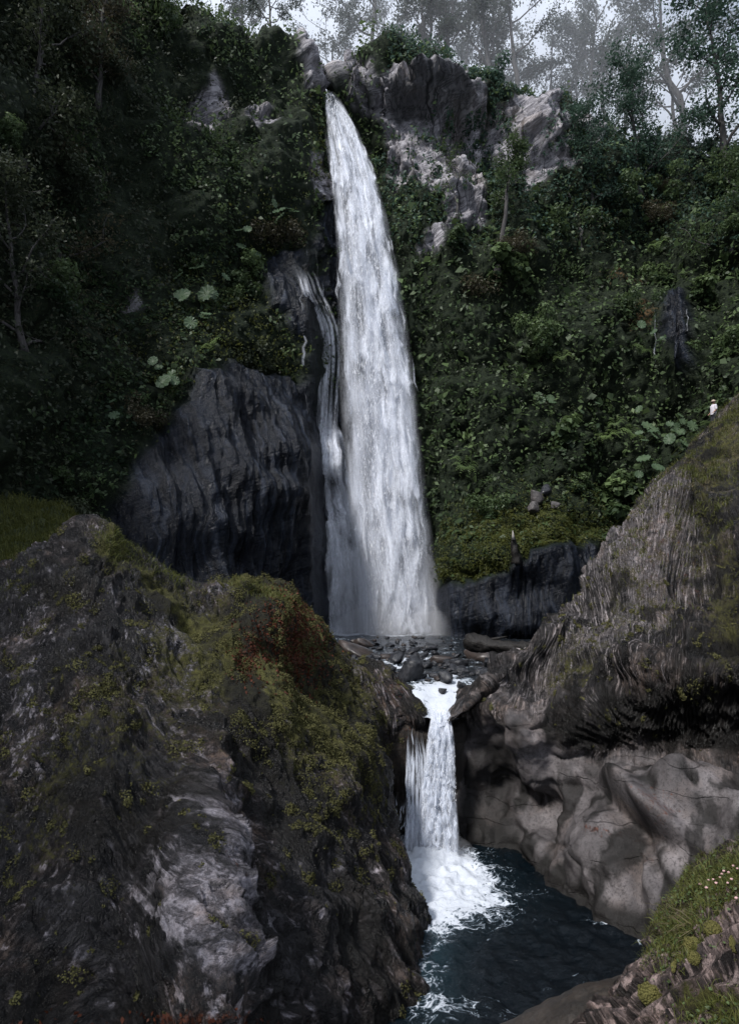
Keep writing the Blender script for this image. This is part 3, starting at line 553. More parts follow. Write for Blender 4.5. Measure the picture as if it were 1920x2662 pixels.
    ex = ex-0.8*gs(px, py, 1800, 1500, 70, 45, -30)-0.5*gs(px, py, 1880, 1660, 60, 60)+0.5*gs(px, py, 1800, 1330, 100, 60, -40)*2-0.5*gs(px, py, 1700, 1600, 50, 70)
    return {'moss': moss, 'rust': rustv, 'pale': np.clip(palev, 0, 1), 'dirt_shade': np.clip(dirt_shade, 0, 0.95), 'smoothness': sm}, ex
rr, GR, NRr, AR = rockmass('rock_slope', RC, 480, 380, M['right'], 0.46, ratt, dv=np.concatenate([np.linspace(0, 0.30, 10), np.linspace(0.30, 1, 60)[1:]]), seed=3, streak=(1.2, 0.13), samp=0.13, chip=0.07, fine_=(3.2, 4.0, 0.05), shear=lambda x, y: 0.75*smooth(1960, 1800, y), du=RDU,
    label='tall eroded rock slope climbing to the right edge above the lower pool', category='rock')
BR = bvh_of(GR)
print('right', round(time.time()-T0, 1))

NCt = [
 [(1440, 2760, 8.0), (1440, 2790, 7.2), (1460, 2830, 6.4), (1480, 2950, 5.8), (1480, 3200, 5.2), (1480, 3600, 5)],
 [(1520, 2740, 8.4), (1520, 2668, 7.8), (1530, 2690, 7.0), (1540, 2800, 6.2), (1550, 3000, 5.6), (1550, 3600, 5)],
 [(1600, 2700, 8.4), (1605, 2600, 7.6), (1620, 2620, 7.0), (1640, 2700, 6.4), (1650, 2900, 5.6), (1650, 3500, 5)],
 [(1680, 2660, 8.6), (1685, 2510, 7.8), (1690, 2500, 7.0), (1700, 2620, 6.3), (1730, 2850, 5.6), (1740, 3400, 5)],
 [(1740, 2600, 9.0), (1745, 2405, 8.2), (1752, 2400, 7.4), (1780, 2540, 6.4), (1820, 2780, 5.5), (1840, 3300, 4.8)],
 [(1830, 2560, 9.4), (1835, 2305, 8.6), (1842, 2295, 7.8), (1870, 2480, 6.4), (1900, 2720, 5.4), (1920, 3200, 4.6)],
 [(1930, 2520, 9.8), (1930, 2235, 9.0), (1935, 2225, 8.2), (1950, 2420, 6.5), (1980, 2680, 5.3), (2000, 3200, 4.4)],
 [(2300, 2400, 10), (2300, 2100, 9.2), (2300, 2095, 8.4), (2300, 2350, 6.5), (2300, 2650, 5.2), (2300, 3200, 4.2)]]
def natt(g, px, py, n, u, v):
    palev = 0.25+0.55*gs(px, py, 1860, 2480, 90, 40, -30)+0.6*gs(px, py, 1680, 2640, 60, 50)+0.5*gs(px, py, 1860, 2390, 70, 30, -20)+0.4*gs(px, py, 1740, 2550, 50, 50)
    w = (px*0.5+py*0.87)/55+1.6*fbm(g, 0.9, 3, seed=41); s_ = w-np.floor(w)
    ex = 0.16*(s_**0.7)-0.12*smooth(0.9, 1, s_)
    moss = 0.16+0.5*gs(px, py, 1760, 2440, 60, 70)+0.5*gs(px, py, 1870, 2300, 90, 60, -30)+0.5*gs(px, py, 1850, 2640, 120, 50)
    return {'moss': moss, 'rust': 0.15+0*px, 'pale': palev, 'dirt_shade': 0.9*smooth(0.88, 1.0, s_), 'smoothness': 0*px}, ex
nr, GN, NN, AN = rockmass('rock_bank', NCt, 230, 200, M['near'], 0.10, natt, seed=5, streak=(1.2, 1.0), samp=0.03, chip=0.09,
    label='pinkish layered rock bank with grass and moss in the bottom right corner', category='rock')
BN = bvh_of(GN)
# smooth brown slab that dips into the pool below the bank
SC = [[(1200, 2760, 11.6), (1240, 2700, 10.6), (1300, 2760, 9), (1300, 3000, 8)], [(1390, 2640, 11.6), (1420, 2600, 10.4), (1450, 2650, 9), (1460, 2900, 8)],
      [(1500, 2580, 11.4), (1520, 2556, 10.4), (1540, 2600, 9), (1550, 2860, 8)], [(1620, 2560, 11.2), (1630, 2532, 10.4), (1650, 2580, 9), (1660, 2800, 8)], [(1760, 2560, 11), (1760, 2520, 10.4), (1780, 2560, 9), (1790, 2760, 8)]]
def satt(g, px, py, n, u, v): return {'moss': 0.1+0*px, 'rust': 0.1+0*px, 'pale': 0.2+0*px, 'dirt_shade': 0*px, 'smoothness': 0.8+0*px}, 0*px
sl_, GS, NS, _ = rockmass('rock_slab', SC, 120, 90, M['bed'], 0.06, satt, seed=6, streak=(0.8, 0.5), samp=0.02, chip=0.02, label='smooth brown slab dipping into the pool beneath the grassy bank', category='rock')
# bed of the creek and the chute it spills over
BCt = []
for px, zz in ((640, 0.9), (800, 0.25), (930, 0.0), (1020, -0.15), (1070, -0.30), (1105, -0.62), (1135, -0.75), (1165, -0.66), (1195, -0.40), (1240, -0.1), (1330, 0.1), (1450, 0.3), (1600, 0.8)):
    X = lambda D: (px-CX)/F*D
    ch = max(0, -zz-0.2)
    q = [(X(58), 58, -0.7), (X(40), 40, -0.55), (X(28), 28, -0.40+0.3*zz), (X(23.5), 23.5, -0.30+0.55*zz), (X(21.6), 21.6, -0.35+0.8*zz), (X(20.9), 20.9, -0.6+zz), (X(20.7), 20.9, -1.6+0.4*zz), (X(20.8), 21.3, -3.4), (X(20.8), 21.2, -6)]
    BCt.append(q)
def batt(g, px, py, n, u, v): return {'moss': 0.1+0*px, 'rust': 0.42*gs(px, py, 1040, 1850, 60, 50)+0.2, 'pale': 0.1+0*px, 'dirt_shade': 0*px, 'smoothness': 0.5+0*px}, 0*px
_P = P
P = lambda *q: np.array(q)      # these control points are already metres
bd, GB, NB, _ = rockmass('creek_bed', BCt, 200, 160, M['bed'], 0.10, batt, seed=8, streak=(1.2, 0.4), samp=0.04, chip=0.06, kind='structure')
P = _P
BB = bvh_of(GB)
# grassy bank behind the left outcrop
BKt = [[P(px, 1560, 20), P(px, 1500+d, 22.5), P(px, 1440+d, 26), P(px, 1390+d, 30), P(px, 1300+d, 34)] for px, d in ((-500, -60), (-200, -30), (0, 0), (70, 0), (140, 5), (210, 40), (300, 100))]
gk = loft(BKt, 120, 90); gk[..., 2] += 0.5*fbm(gk, 0.4, 3, seed=51); nk = gnormal(gk)
if nk[60, 45, 2] < 0: nk = -nk
link('grass_bank', new_mesh('grass_bank', gk, gridfaces(120, 90), plain_material('bank_soil', (0.012, 0.018, 0.006), (0.04, 0.05, 0.015), 4, 0.9), True), kind='structure')
print('rocks', round(time.time()-T0, 1))

# ------------------------------------------------------------------ water surfaces
PZ = -4.5
xs = np.linspace(-3.0, 12, 250); ys = np.linspace(7.5, 23, 250); X, Y = np.meshgrid(xs, ys, indexing='ij'); g = np.stack([X, Y, X*0+PZ], -1); px, py = proj(g)
fo = 1.0*gs(px, py, 1110, 2262, 150, 64)+0.62*gs(px, py, 1170, 2330, 190, 70, 10)+0.42*gs(px, py, 1090, 2390, 130, 50)+0.33*gs(px, py, 1090, 2540, 90, 120, -20)+0.30*gs(px, py, 1180, 2620, 130, 40)
sw = gs(px, py, 1690, 2450, 40, 17, 10)+0.8*gs(px, py, 1560, 2400, 50, 7, 12)+0.7*gs(px, py, 1650, 2415, 60, 8, 18)
fo = fo+0.62*sw+0.15+0.12*gs(px, py, 1430, 2560, 150, 22); te = np.clip(0.6*gs(px, py, 1090, 2480, 90, 170, -15)+0.4*gs(px, py, 1110, 2330, 200, 90), 0, 1)  # constant base sprinkles pale specks over the pool, painted as glints
turb = np.clip(1.2*gs(px, py, 1105, 2270, 220, 110), 0, 1)
wv = 0.06*fbm(np.stack([X*2.2, Y*1.6, X*0], -1), 1.0, 4, 0.62)+turb*(0.09*ridged(np.stack([X, Y*1.2, X*0], -1), 1.3, 4, 0.55, seed=3)+0.06*fbm(g, 5.0, 3))+0.30*gs(px, py, 1115, 2240, 70, 25)
g[..., 2] += wv
link('pool', new_mesh('pool', g, gridfaces(250, 250), M['pool'], True, {'foam': fo.ravel(), 'teal': te.ravel()}), kind='structure')
# creek, falling in small steps towards the chute
xs = np.linspace(-9, 12, 190); ys = 20.75+(58-20.75)*np.linspace(0, 1, 190)**1.5; X, Y = np.meshgrid(xs, ys, indexing='ij'); g = np.stack([X, Y, X*0], -1); px, py = proj(g)
stp = fbm(np.stack([X*0.35, Y*0.30, X*0], -1), 1.0, 3, seed=61)
z = -0.05+0.10*smooth(30, 45, Y)+0.12*stp
bx = (1140-CX)/F*21.5
z = z-0.48*smooth(24.5, 21.0, Y)-0.25*smooth(22, 20.9, Y)-0.14*np.exp(-((X-bx)/0.5)**2)*smooth(24, 21, Y)
g[..., 2] = z+0.035*fbm(np.stack([X*2.2, Y*1.4, X*0], -1), 1.0, 3, 0.6)+0.05*smooth(25, 21.5, Y)*ridged(np.stack([X*3, Y, X*0], -1), 1.0, 3, seed=5)
px, py = proj(g)
fo = 0.06+0.50*smooth(24.6, 22.2, Y)*np.exp(-((X-bx)/1.1)**2)+0.36*smooth(27.5, 24, Y)*np.exp(-((X-bx-0.2)/2.0)**2)+0.42*gs(px, py, 1180, 1775, 60, 16)+0.34*gs(px, py, 1000, 1740, 60, 10)+0.3*gs(px, py, 1010, 1715, 50, 7)+0.28*gs(px, py, 1090, 1712, 40, 6)+0.9*smooth(48.5, 51, Y)*np.exp(-((X-1.0)/4.8)**2)+0.30*np.clip(np.gradient(stp, axis=1)*16, 0, 1)+0.16*gs(px, py, 1080, 1720, 200, 40)
link('creek', new_mesh('creek', g, gridfaces(190, 190), M['creek'], True, {'foam': fo.ravel(), 'teal': 0.2+0*fo.ravel()}), kind='structure')
CRK = bvh_of(g)

# ------------------------------------------------------------------ falling water
def ribbon(path, w, bulge, body, rng, nacross=6, soft_=1.1):
    """path (n,3), w (n,) half widths, body (n,) -> verts, faces, flow, body"""
    n = len(path); a = np.linspace(-1, 1, nacross+1); yaw = rng.normal()*0.5
    sx, sy = math.cos(yaw), math.sin(yaw)
    v = path[:, None, :]+(a[None, :, None]*w[:, None, None])*np.array([sx, sy, 0])+((1-a**2)[None, :, None]*bulge*w[:, None, None])*np.array([0, -1, 0])
    ln = np.concatenate([[0], np.cumsum(np.linalg.norm(np.diff(path, axis=0), axis=1))])
    o = rng.random()*200
    fl = np.stack([np.broadcast_to(a[None]*w[:, None]+o, (n, nacross+1)), np.broadcast_to(ln[:, None]+o, (n, nacross+1)), np.zeros((n, nacross+1))], -1)
    bd = body[:, None]*(1-a[None]**2)**soft_
    return v.reshape(-1, 3), gridfaces(n, nacross+1), fl.reshape(-1, 3), bd.ravel()
def gather(parts):
    V_, F_, L_, B_ = [], [], [], []; k = 0
    for v, f, l, b in parts: V_.append(v); F_.append(f+k); L_.append(l); B_.append(b); k += len(v)
    return np.concatenate(V_), np.concatenate(F_), {'flow': np.concatenate(L_), 'body': np.concatenate(B_)}
key_y = np.array([238, 330, 430, 560, 700, 850, 1000, 1150, 1300, 1450, 1560, 1656.])
key_l = np.array([843, 852, 868, 884, 894, 904, 914, 926, 938, 948, 956, 962.])
key_r = np.array([866, 920, 958, 990, 1014, 1034, 1052, 1068, 1082, 1095, 1104, 1114.])
def Dfall(py): return np.interp(py, [238, 600, 1656], [56.2, 52.6, 50.6])
rng = np.random.default_rng(21)
parts = []
def strand(y0, y1, s0, s1, w0, w1, b, depth, head=True, kl=key_l, kr=key_r, ky=key_y, Df=Dfall, seg=None, bulge=0.08, nac=6, fin=0.04, thin=0.0):
    n = seg or max(5, int((y1-y0)/22)); t = np.linspace(0, 1, n); py_ = y0+(y1-y0)*t; s = s0+(s1-s0)*t+0.03*np.sin(t*9+rng.random()*6)
    px_ = np.interp(py_, ky, kl)*(1-s)+np.interp(py_, ky, kr)*s; D = Df(py_)+depth
    path = np.stack([(px_-CX)/F*D, D, CAMZ+(HY-py_)/F*D], -1)
    if head:   # a burst of water: a thin tail above, a full pointed head below
        ww = (w0+(w1-w0)*t)*np.clip((1-t)/0.28, 0, 1)**0.7*(0.35+0.65*smooth(0, 0.6, t))+0.01; bb = b*smooth(0.0, 0.75, t)*smooth(0, 0.12, 1-t)
    else: ww = w0+(w1-w0)*t; bb = b*np.ones(n)*smooth(0, fin, t)*(1-thin*smooth(0.25, 0.8, t))
    return ribbon(path, ww, bulge, bb, rng, nac)
# continuous veils, several behind one another
for k in range(7):
    s = (k+0.5)/7; parts.append(strand(236, 1658, s, s, 0.35, 1.3, 0.66, rng.normal()*0.35, head=False, seg=70, thin=0.42))
for k in range(12):
    s = 0.12+0.8*rng.random(); y0 = 300+rng.random()*700; parts.append(strand(y0, 1656, s, np.clip(s+rng.normal()*0.12, 0, 1), 0.3, 1.1, 0.45, rng.normal()*0.6, head=False, seg=60))
veil1 = gather(parts); parts = []
for k in range(360):
    t = rng.random()**0.8; y0 = 230+t*1390; ln = 70+rng.random()*190*(0.4+t); s = np.clip(rng.normal(0.56, 0.24), 0.03, 0.97); grow = 0.22+0.78*smooth(240, 800, y0)
    parts.append(strand(y0, min(y0+ln, 1655), s, np.clip(s+rng.normal()*0.05+0.02, 0, 1), 0.15, (0.3+0.7*rng.random()**2)*grow, 0.7+0.5*rng.random(), -0.2+rng.normal()*0.6))
for k in range(90):   # ragged bursts along both edges
    s = (-0.02 if k % 2 else 1.02)+rng.normal()*0.05; y0 = 300+rng.random()*1250; parts.append(strand(y0, min(y0+50+rng.random()*110, 1655), s, s+(0.05 if s > 0.5 else -0.03)*rng.random(), 0.05, 0.12+0.28*rng.random(), 0.6+0.4*rng.random(), rng.normal()*0.4))
for k in range(14):   # thin outer veil blown off the edges
    s = rng.choice([-0.05, 0.0, 0.05, 0.95, 1.0, 1.05]); y0 = 260+rng.random()*900; parts.append(strand(y0, 1656, s, s+rng.normal()*0.04, 0.4, 1.3, 0.38, rng.normal()*0.5, head=False, seg=50))
burst = gather(parts)
# fine streaks and spray of single drops along the whole fall
t = rng.random(16000)**0.8; yy = 240+t*1412; s = 0.5+0.5*np.tanh(rng.normal(0, 0.6, t.size)); pxs = np.interp(yy, key_y, key_l)*(1-s)+np.interp(yy, key_y, key_r)*s; D = Dfall(yy)+rng.normal(size=t.size)*0.7
dp = np.stack([(pxs-CX)/F*D, D, CAMZ+(HY-yy)/F*D], -1); ln = 0.05+0.16*rng.random(t.size)**2; wd = 0.006+0.010*rng.random(t.size)
ang = rng.random(t.size)*math.pi; sx = np.stack([np.cos(ang), np.sin(ang), 0*ang], -1)*wd[:, None]; zz = np.stack([0*ln, 0*ln, ln], -1)
dv_ = np.stack([dp-sx, dp-zz, dp+sx, dp+zz*1.3], 1).reshape(-1, 3); df = np.arange(len(dv_)).reshape(-1, 4)
M['drop'] = plain_material('water_drop', (0.7, 0.72, 0.76), (0.85, 0.86, 0.9), 3, 0.6, 0)
wf = empty('waterfall', tuple(P(1040, 1650, 50.6)), label='tall white waterfall plunging from the notch in the cliff top', category='waterfall')
def wl(name, ga, mat, parent):
    v, f, at = ga; o = link(name, new_mesh(name, v-np.array(parent.location), f, mat, True, at), parent); return o
wl('veil', veil1, M['veil'], wf); b_ = wl('water_burst', burst, M['veil'], wf); b_['kind'] = 'stuff'
o = link('spray_drops', new_mesh('spray_drops', dv_-np.array(wf.location), df, M['drop'], False), wf, kind='stuff')
# side cascade running down the dark rock left of the fall
sp = [[(775, 690), (790, 720), (800, 760), (830, 810), (848, 870), (850, 960), (846, 1040), (838, 1100), (846, 1200), (858, 1330), (880, 1470), (885, 1560), (888, 1655)],
      [(780, 700), (783, 760), (784, 820), (790, 880), (786, 950)], [(815, 640), (822, 690), (826, 740)], [(842, 720), (838, 770), (852, 820), (860, 880)], [(868, 820), (874, 870), (880, 930), (878, 990)],
      [(846, 1100), (875, 1180), (900, 1290), (920, 1420), (940, 1560), (960, 1655)], [(838, 1100), (850, 1260), (870, 1450), (876, 1655)], [(856, 1160), (880, 1260), (900, 1400), (905, 1655)], [(795, 620), (798, 680)], [(793, 1010), (800, 1050), (802, 1090)],
      [(884, 1150), (895, 1190), (902, 1240)], [(1705, 800), (1708, 870), (1706, 950)], [(1782, 800), (1786, 860)]]
wid = [0.52, 0.18, 0.10, 0.12, 0.12, 0.8, 0.9, 0.7, 0.06, 0.05, 0.05, 0.10, 0.06]
parts = []; parts2 = []
for path, w0 in zip(sp, wid):
    pts = []; pth = np.array(path, float); kk = chord(pth); tt = np.linspace(0, kk[-1], max(8, int(kk[-1]/14))); q = spline(pth, kk, tt)
    q[:, 0] += 2.5*np.interp(tt, np.linspace(0, kk[-1], 30), rng.normal(size=30))
    for x_, y_ in q:
        h, n = hit(BC, x_, y_)
        D = h[1] if h is not None else 50
        pts.append((x_, y_, D))
    pts = np.array(pts); D = pts[:, 2]; Ds = D.copy()
    for _ in range(3): Ds = np.minimum(np.convolve(np.pad(Ds, 2, mode='edge'), np.ones(5)/5, 'valid'), D)
    Ds = np.maximum(Ds-0.25, 49.8 if path[0][0] < 1200 else 40)
    wpth = np.stack([(pts[:, 0]-CX)/F*Ds, Ds, CAMZ+(HY-pts[:, 1])/F*Ds], -1); t = np.linspace(0, 1, len(wpth))
    for r_ in range(7 if w0 > 0.3 else 1):
        ww = w0*0.8*(0.5+0.5*smooth(0, 0.8, t))*(0.6+0.5*rng.random())*(1+0.3*np.sin(t*17+rng.random()*6)); off_ = np.array([rng.normal()*w0*0.7, -0.06*r_, 0])
        bb = (0.72 if w0 > 0.3 else 0.62)*smooth(0, 0.08, t)*(0.75+0.4*rng.random())*(0.8+0.3*np.sin(t*23+rng.random()*6))
        (parts2 if path[0][0] > 1200 else parts).append(ribbon(wpth+off_, ww, 0.3, bb, rng, 4))
wl('side_cascade', gather(parts), M['veil'], wf)
tr_ = empty('trickle', tuple(np.concatenate([gather(parts2)[0]]).mean(0)*[1, 1, 1]), label='thin double trickle on the small dark wet face at upper right', category='waterfall')
wl('rivulet', gather(parts2), M['veil'], tr_)
# lower fall
ky2 = np.array([1780, 1815, 1850, 1900, 1950, 2000, 2100, 2238.]); kl2 = np.array([1100, 1110, 1124, 1116, 1110, 1104, 1098, 1092.]); kr2 = np.array([1215, 1190, 1166, 1172, 1178, 1180, 1182, 1184.])
def D2(py): return np.interp(py, [1780, 1850, 1900, 2238], [22.2, 20.75, 20.3, 19.35])
parts = []
for k in range(9):
    s = (k+0.5)/9; parts.append(strand(1842, 2240, s, s, 0.07, 0.17, 0.85, -0.05+rng.normal()*0.05, False, kl2, kr2, ky2, D2, 40, 0.2))
for k in range(420):
    s = np.clip(rng.normal(0.5, 0.27), 0.02, 0.98); y0 = 1835+rng.random()*370; ln = 25+rng.random()*70
    parts.append(strand(y0, min(y0+ln, 2240), s, np.clip(s+rng.normal()*0.03, 0, 1), 0.03, 0.04+0.09*rng.random()**2, 0.8+0.4*rng.random(), -0.12+rng.normal()*0.12, True, kl2, kr2, ky2, D2, 8, 0.25))
kl3 = np.array([1066, 1064, 1062, 1058, 1056, 1056, 1055, 1052.]); kr3 = np.array([1100, 1100, 1100, 1096, 1108, 1112, 1112, 1112.])
for k in range(5):
    s = (k+0.5)/5; parts.append(strand(1880+rng.random()*50, 2240, s, s, 0.04, 0.11, 0.75, 0.02, False, kl3, kr3, ky2, D2, 30, 0.2, 6, 0.3))
for k in range(130):
    s = rng.random(); y0 = 1878+rng.random()*250; parts.append(strand(y0, min(y0+60+rng.random()*150, 2240), s, s, 0.015, 0.03, 0.55+0.3*rng.random(), 0.1+rng.normal()*0.06, True, kl3, kr3, ky2, D2, 10, 0.5))
for k in range(40):   # loose strings beside the left edge
    s = -0.8+rng.random(); y0 = 2050+rng.random()*130; parts.append(strand(y0, min(y0+20+rng.random()*60, 2238), s, s-0.05, 0.01, 0.014, 0.7, rng.normal()*0.15, True, kl3, kr3, ky2, D2, 6, 0.5))
lf = empty('lower_waterfall', tuple(P(1118, 2236, 19.35)), label='short foaming lower waterfall dropping through the rock notch into the pool', category='waterfall')
wl('cascade_sheet', gather(parts), M['cascade'], lf)
t = rng.random(4000); yy = 1850+t*385; s = 0.5+0.58*np.tanh(rng.normal(0, 0.6, t.size)); pxs = np.interp(yy, ky2, kl2)*(1-s)+np.interp(yy, ky2, kr2)*s; D = D2(yy)-0.1+rng.normal(size=t.size)*0.16
dp = np.stack([(pxs-CX)/F*D, D, CAMZ+(HY-yy)/F*D], -1); ln = 0.012+0.035*rng.random(t.size)**2; wd = 0.003+0.005*rng.random(t.size)
ang = rng.random(t.size)*math.pi; sx = np.stack([np.cos(ang), np.sin(ang), 0*ang], -1)*wd[:, None]; zz = np.stack([0*ln, 0*ln, ln], -1)
dv_ = np.stack([dp-sx, dp-zz, dp+sx, dp+zz*1.3], 1).reshape(-1, 3); df = np.arange(len(dv_)).reshape(-1, 4)
link('spray_drops', new_mesh('spray_drops', dv_-np.array(lf.location), df, M['drop'], False), lf, kind='stuff')
print('water', round(time.time()-T0, 1))

# ------------------------------------------------------------------ stones in the creek
iv, if_ = icos(3)
def stone_mesh(name, seed, mat, flat=0.7):
    d = 1+0.34*fbm(iv, 1.1, 3, seed=seed)+0.10*ridged(iv, 2.4, 3, seed=seed+1); v = iv*d[:, None]
    for k in range(16):                      # broken facets
        nrm = unit(np.random.default_rng(int(seed*31)+k).normal(size=3)); lim = 0.58+0.22*((seed*7+k*0.37) % 1.0); dd = v@nrm; v = v-np.maximum(dd-lim, 0)[:, None]*nrm*0.85
    v = v*(1+0.05*fbm(v, 3.0, 2, seed=seed+5))[:, None]*[1, 0.85, flat]; return new_mesh(name, v, if_, mat, True)
sm_ = [stone_mesh('stone', s_, M['stone'] if k % 4 else M['stone_b']) for k, s_ in enumerate((1.1, 2.3, 3.7, 4.2, 5.9, 6.4, 7.7, 8.1))]
def stone(px, py, wpx, k, label, group=None, mesh=None, sink=0.25, tree=None, cat='rock', hfac=1.0):
    h, n = hit(tree or CRK, px, py)
    if h is None: return None
    r = wpx*0.5*h[1]/F; o = link('stone', mesh or sm_[k % len(sm_)], label=label, category=cat, group=group)
    o.location = (h[0], h[1], h[2]+r*0.62*hfac-r*sink); o.scale = (r, r*1.0, r*hfac); o.rotation_euler = (rng.normal()*0.2, rng.normal()*0.2, rng.random()*6.28); return o
big = [(925, 1702, 150, 'long flat dark boulder at the far left of the creek', 0.5), (1075, 1765, 92, 'largest angular dark boulder just above the chute', 1.1), (1160, 1775, 52, 'upright dark boulder in front of the foam by the chute', 1.3), (1200, 1790, 36, 'small dark stone wetted by foam at right of the chute', 1.0),
       (1240, 1712, 120, 'broad rounded boulder in front of the fallen log', 0.7), (1345, 1735, 110, 'pale grey lumpy boulder against the right slope', 1.0), (1395, 1740, 60, 'rounded brown boulder wedged at the foot of the right slope', 0.9), (1275, 1735, 60, 'brownish boulder between the log boulder and the pale boulder', 0.9),
       (940, 1680, 70, 'reddish brown stone on top of the flat left boulder', 0.7), (1030, 1722, 60, 'low dark stone left of midstream', 0.8), (1070, 1700, 50, 'dark midstream stone with foam behind', 0.8), (1120, 1690, 44, 'small angular stone near midstream', 0.9), (1140, 1722, 70, 'wide dark stone in midstream above the chute', 0.7), (1190, 1730, 60, 'dark stone below the rounded log boulder', 0.8), (1150, 1802, 30, 'mossy little stone at the mouth of the chute', 1.0), (1010, 1745, 44, 'dark stone among the left rapids', 0.8)]
for k, (x_, y_, w_, lb, hf) in enumerate(big):
    stone(x_, y_, w_, k, lb, None, sm_[(k*3) % 8] if k not in (5,) else stone_mesh('stone', 9.3, M['grey_stone']), hfac=hf)
n_ = 0
for k in range(900):
    if n_ >= 260: break
    y_ = 1657+115*rng.random()**1.2; x_ = 850+520*rng.random()
    if x_ > 1330-(y_-1660)*0.6 or x_ < 850+(y_-1660)*1.2: continue
    w_ = (8+26*rng.random()**2.5)*(0.55+(y_-1655)/90)
    wh_ = 'below the foot of the waterfall' if y_ < 1680 else 'in mid creek' if y_ < 1715 else 'just above the chute'; sd_ = 'left' if x_ < 1090 else 'right'; cl_s = 'brownish' if k % 8 in (0, 4) else 'dark'; stone(x_, y_, w_, k, 'small wet %s stone %s, %s side' % (cl_s, wh_, sd_), 'small %s stones %s, %s side' % (cl_s, wh_, sd_), hfac=0.8); n_ += 1

# ------------------------------------------------------------------ tubes: log, stump, trees
def tube(path, rad, sides=7, rough=0.0, seed=0.0):
    p = np.asarray(path, float); n = len(p); t = unit(np.gradient(p, axis=0)); up = np.array([0.13, 0.97, 0.2])
    a = unit(np.cross(t, up)); b = np.cross(t, a); th = np.linspace(0, 2*math.pi, sides, endpoint=False); r = np.asarray(rad).reshape(n, 1)*np.ones((1, sides))
    if rough: r = r*(1+rough*fbm(np.stack([np.cos(th)[None]*2+0*r, np.sin(th)[None]*2+0*r, np.arange(n)[:, None]*0.5+0*r], -1), 1.0, 3, seed=seed))
    v = p[:, None]+r[..., None]*(np.cos(th)[None, :, None]*a[:, None]+np.sin(th)[None, :, None]*b[:, None])
    i = np.arange(n*sides).reshape(n, sides); j = np.roll(i, -1, 1)
    f = np.stack([i[:-1], j[:-1], j[1:], i[1:]], -1).reshape(-1, 4)
    v = v.reshape(-1, 3); c0, c1 = len(v), len(v)+1
    v = np.concatenate([v, p[:1], p[-1:]])
    cap = np.concatenate([np.stack([j[0], i[0], np.full(sides, c0), np.full(sides, c0)], -1), np.stack([i[-1], j[-1], np.full(sides, c1), np.full(sides, c1)], -1)])
    return v, f, cap
def tubes_mesh(name, lst, mat, origin=(0, 0, 0)):
    V_, Q_, T_ = [], [], []; k = 0
    for v, f, cap in lst: V_.append(v); Q_.append(f+k); T_.append(cap[:, :3]+k); k += len(v)
    V_ = np.concatenate(V_)-np.array(origin); Q = np.concatenate(Q_); T = np.concatenate(T_)
    tri = np.concatenate([Q[:, [0, 1, 2]], Q[:, [0, 2, 3]], T]); return new_mesh(name, V_, tri, mat, True)
lp = np.array([P(1212, 1668, 29.5), P(1240, 1672, 29.2), P(1300, 1682, 28.6), P(1370, 1684, 28), P(1440, 1676, 27.2), P(1500, 1668, 26.5)])
kk = chord(lp); lpath = spline(lp, kk, np.linspace(0, kk[-1], 30)); lrad = np.interp(np.linspace(0, 1, 30), [0, 0.06, 0.12, 0.3, 1], [0.30, 0.42, 0.38, 0.27, 0.24])
lg = empty('fallen_log', tuple(lpath[0]), label='dark wet log lying across the creek below the right cliff', category='log')
link('trunk', tubes_mesh('trunk', [tube(lpath, lrad, 18, 0.5)], M['log'], lg.location), lg)
link('branch', tubes_mesh('branch', [tube([P(1255, 1668, 29), P(1290, 1660, 28.7), P(1318, 1654, 28.4)], [0.12, 0.07, 0.01], 7)], M['log'], lg.location), lg)
link('twig', tubes_mesh('twig', [tube([P(1340, 1695, 27), P(1358, 1690, 27), P(1366, 1682, 27)], [0.03, 0.025, 0.01], 5), tube([P(1356, 1690, 27), P(1368, 1694, 27)], [0.02, 0.008], 5)], M['pale_wood'], lg.location), lg)
h, n = hit(BC, 1340, 1450); sb = h+np.array([0, -0.2, -0.4])
st_ = empty('broken_stump', tuple(sb), label='dark jagged broken stump jutting from the mossy mound right of the fall', category='stump')
sv = [sb, sb+[-0.05, -0.05, 0.7], sb+[-0.15, -0.1, 1.3], sb+[-0.22, -0.1, 1.7]]
link('stump_body', tubes_mesh('stump_body', [tube(np.array([sb+(np.array([-0.3, -0.15, 1.9]))*q for q in np.linspace(0, 1, 12)]), np.interp(np.linspace(0, 1, 12), [0, 0.4, 0.85, 1], [0.34, 0.27, 0.2, 0.03]), 9, 0.5, 2.0)], M['log'], sb), st_)
link('splintered_top', tubes_mesh('splintered_top', [tube([sb+[-0.28, -0.4, 1.55], sb+[-0.34, -0.42, 2.15]], [0.13, 0.02], 5)], M['pale_wood'], sb), st_)

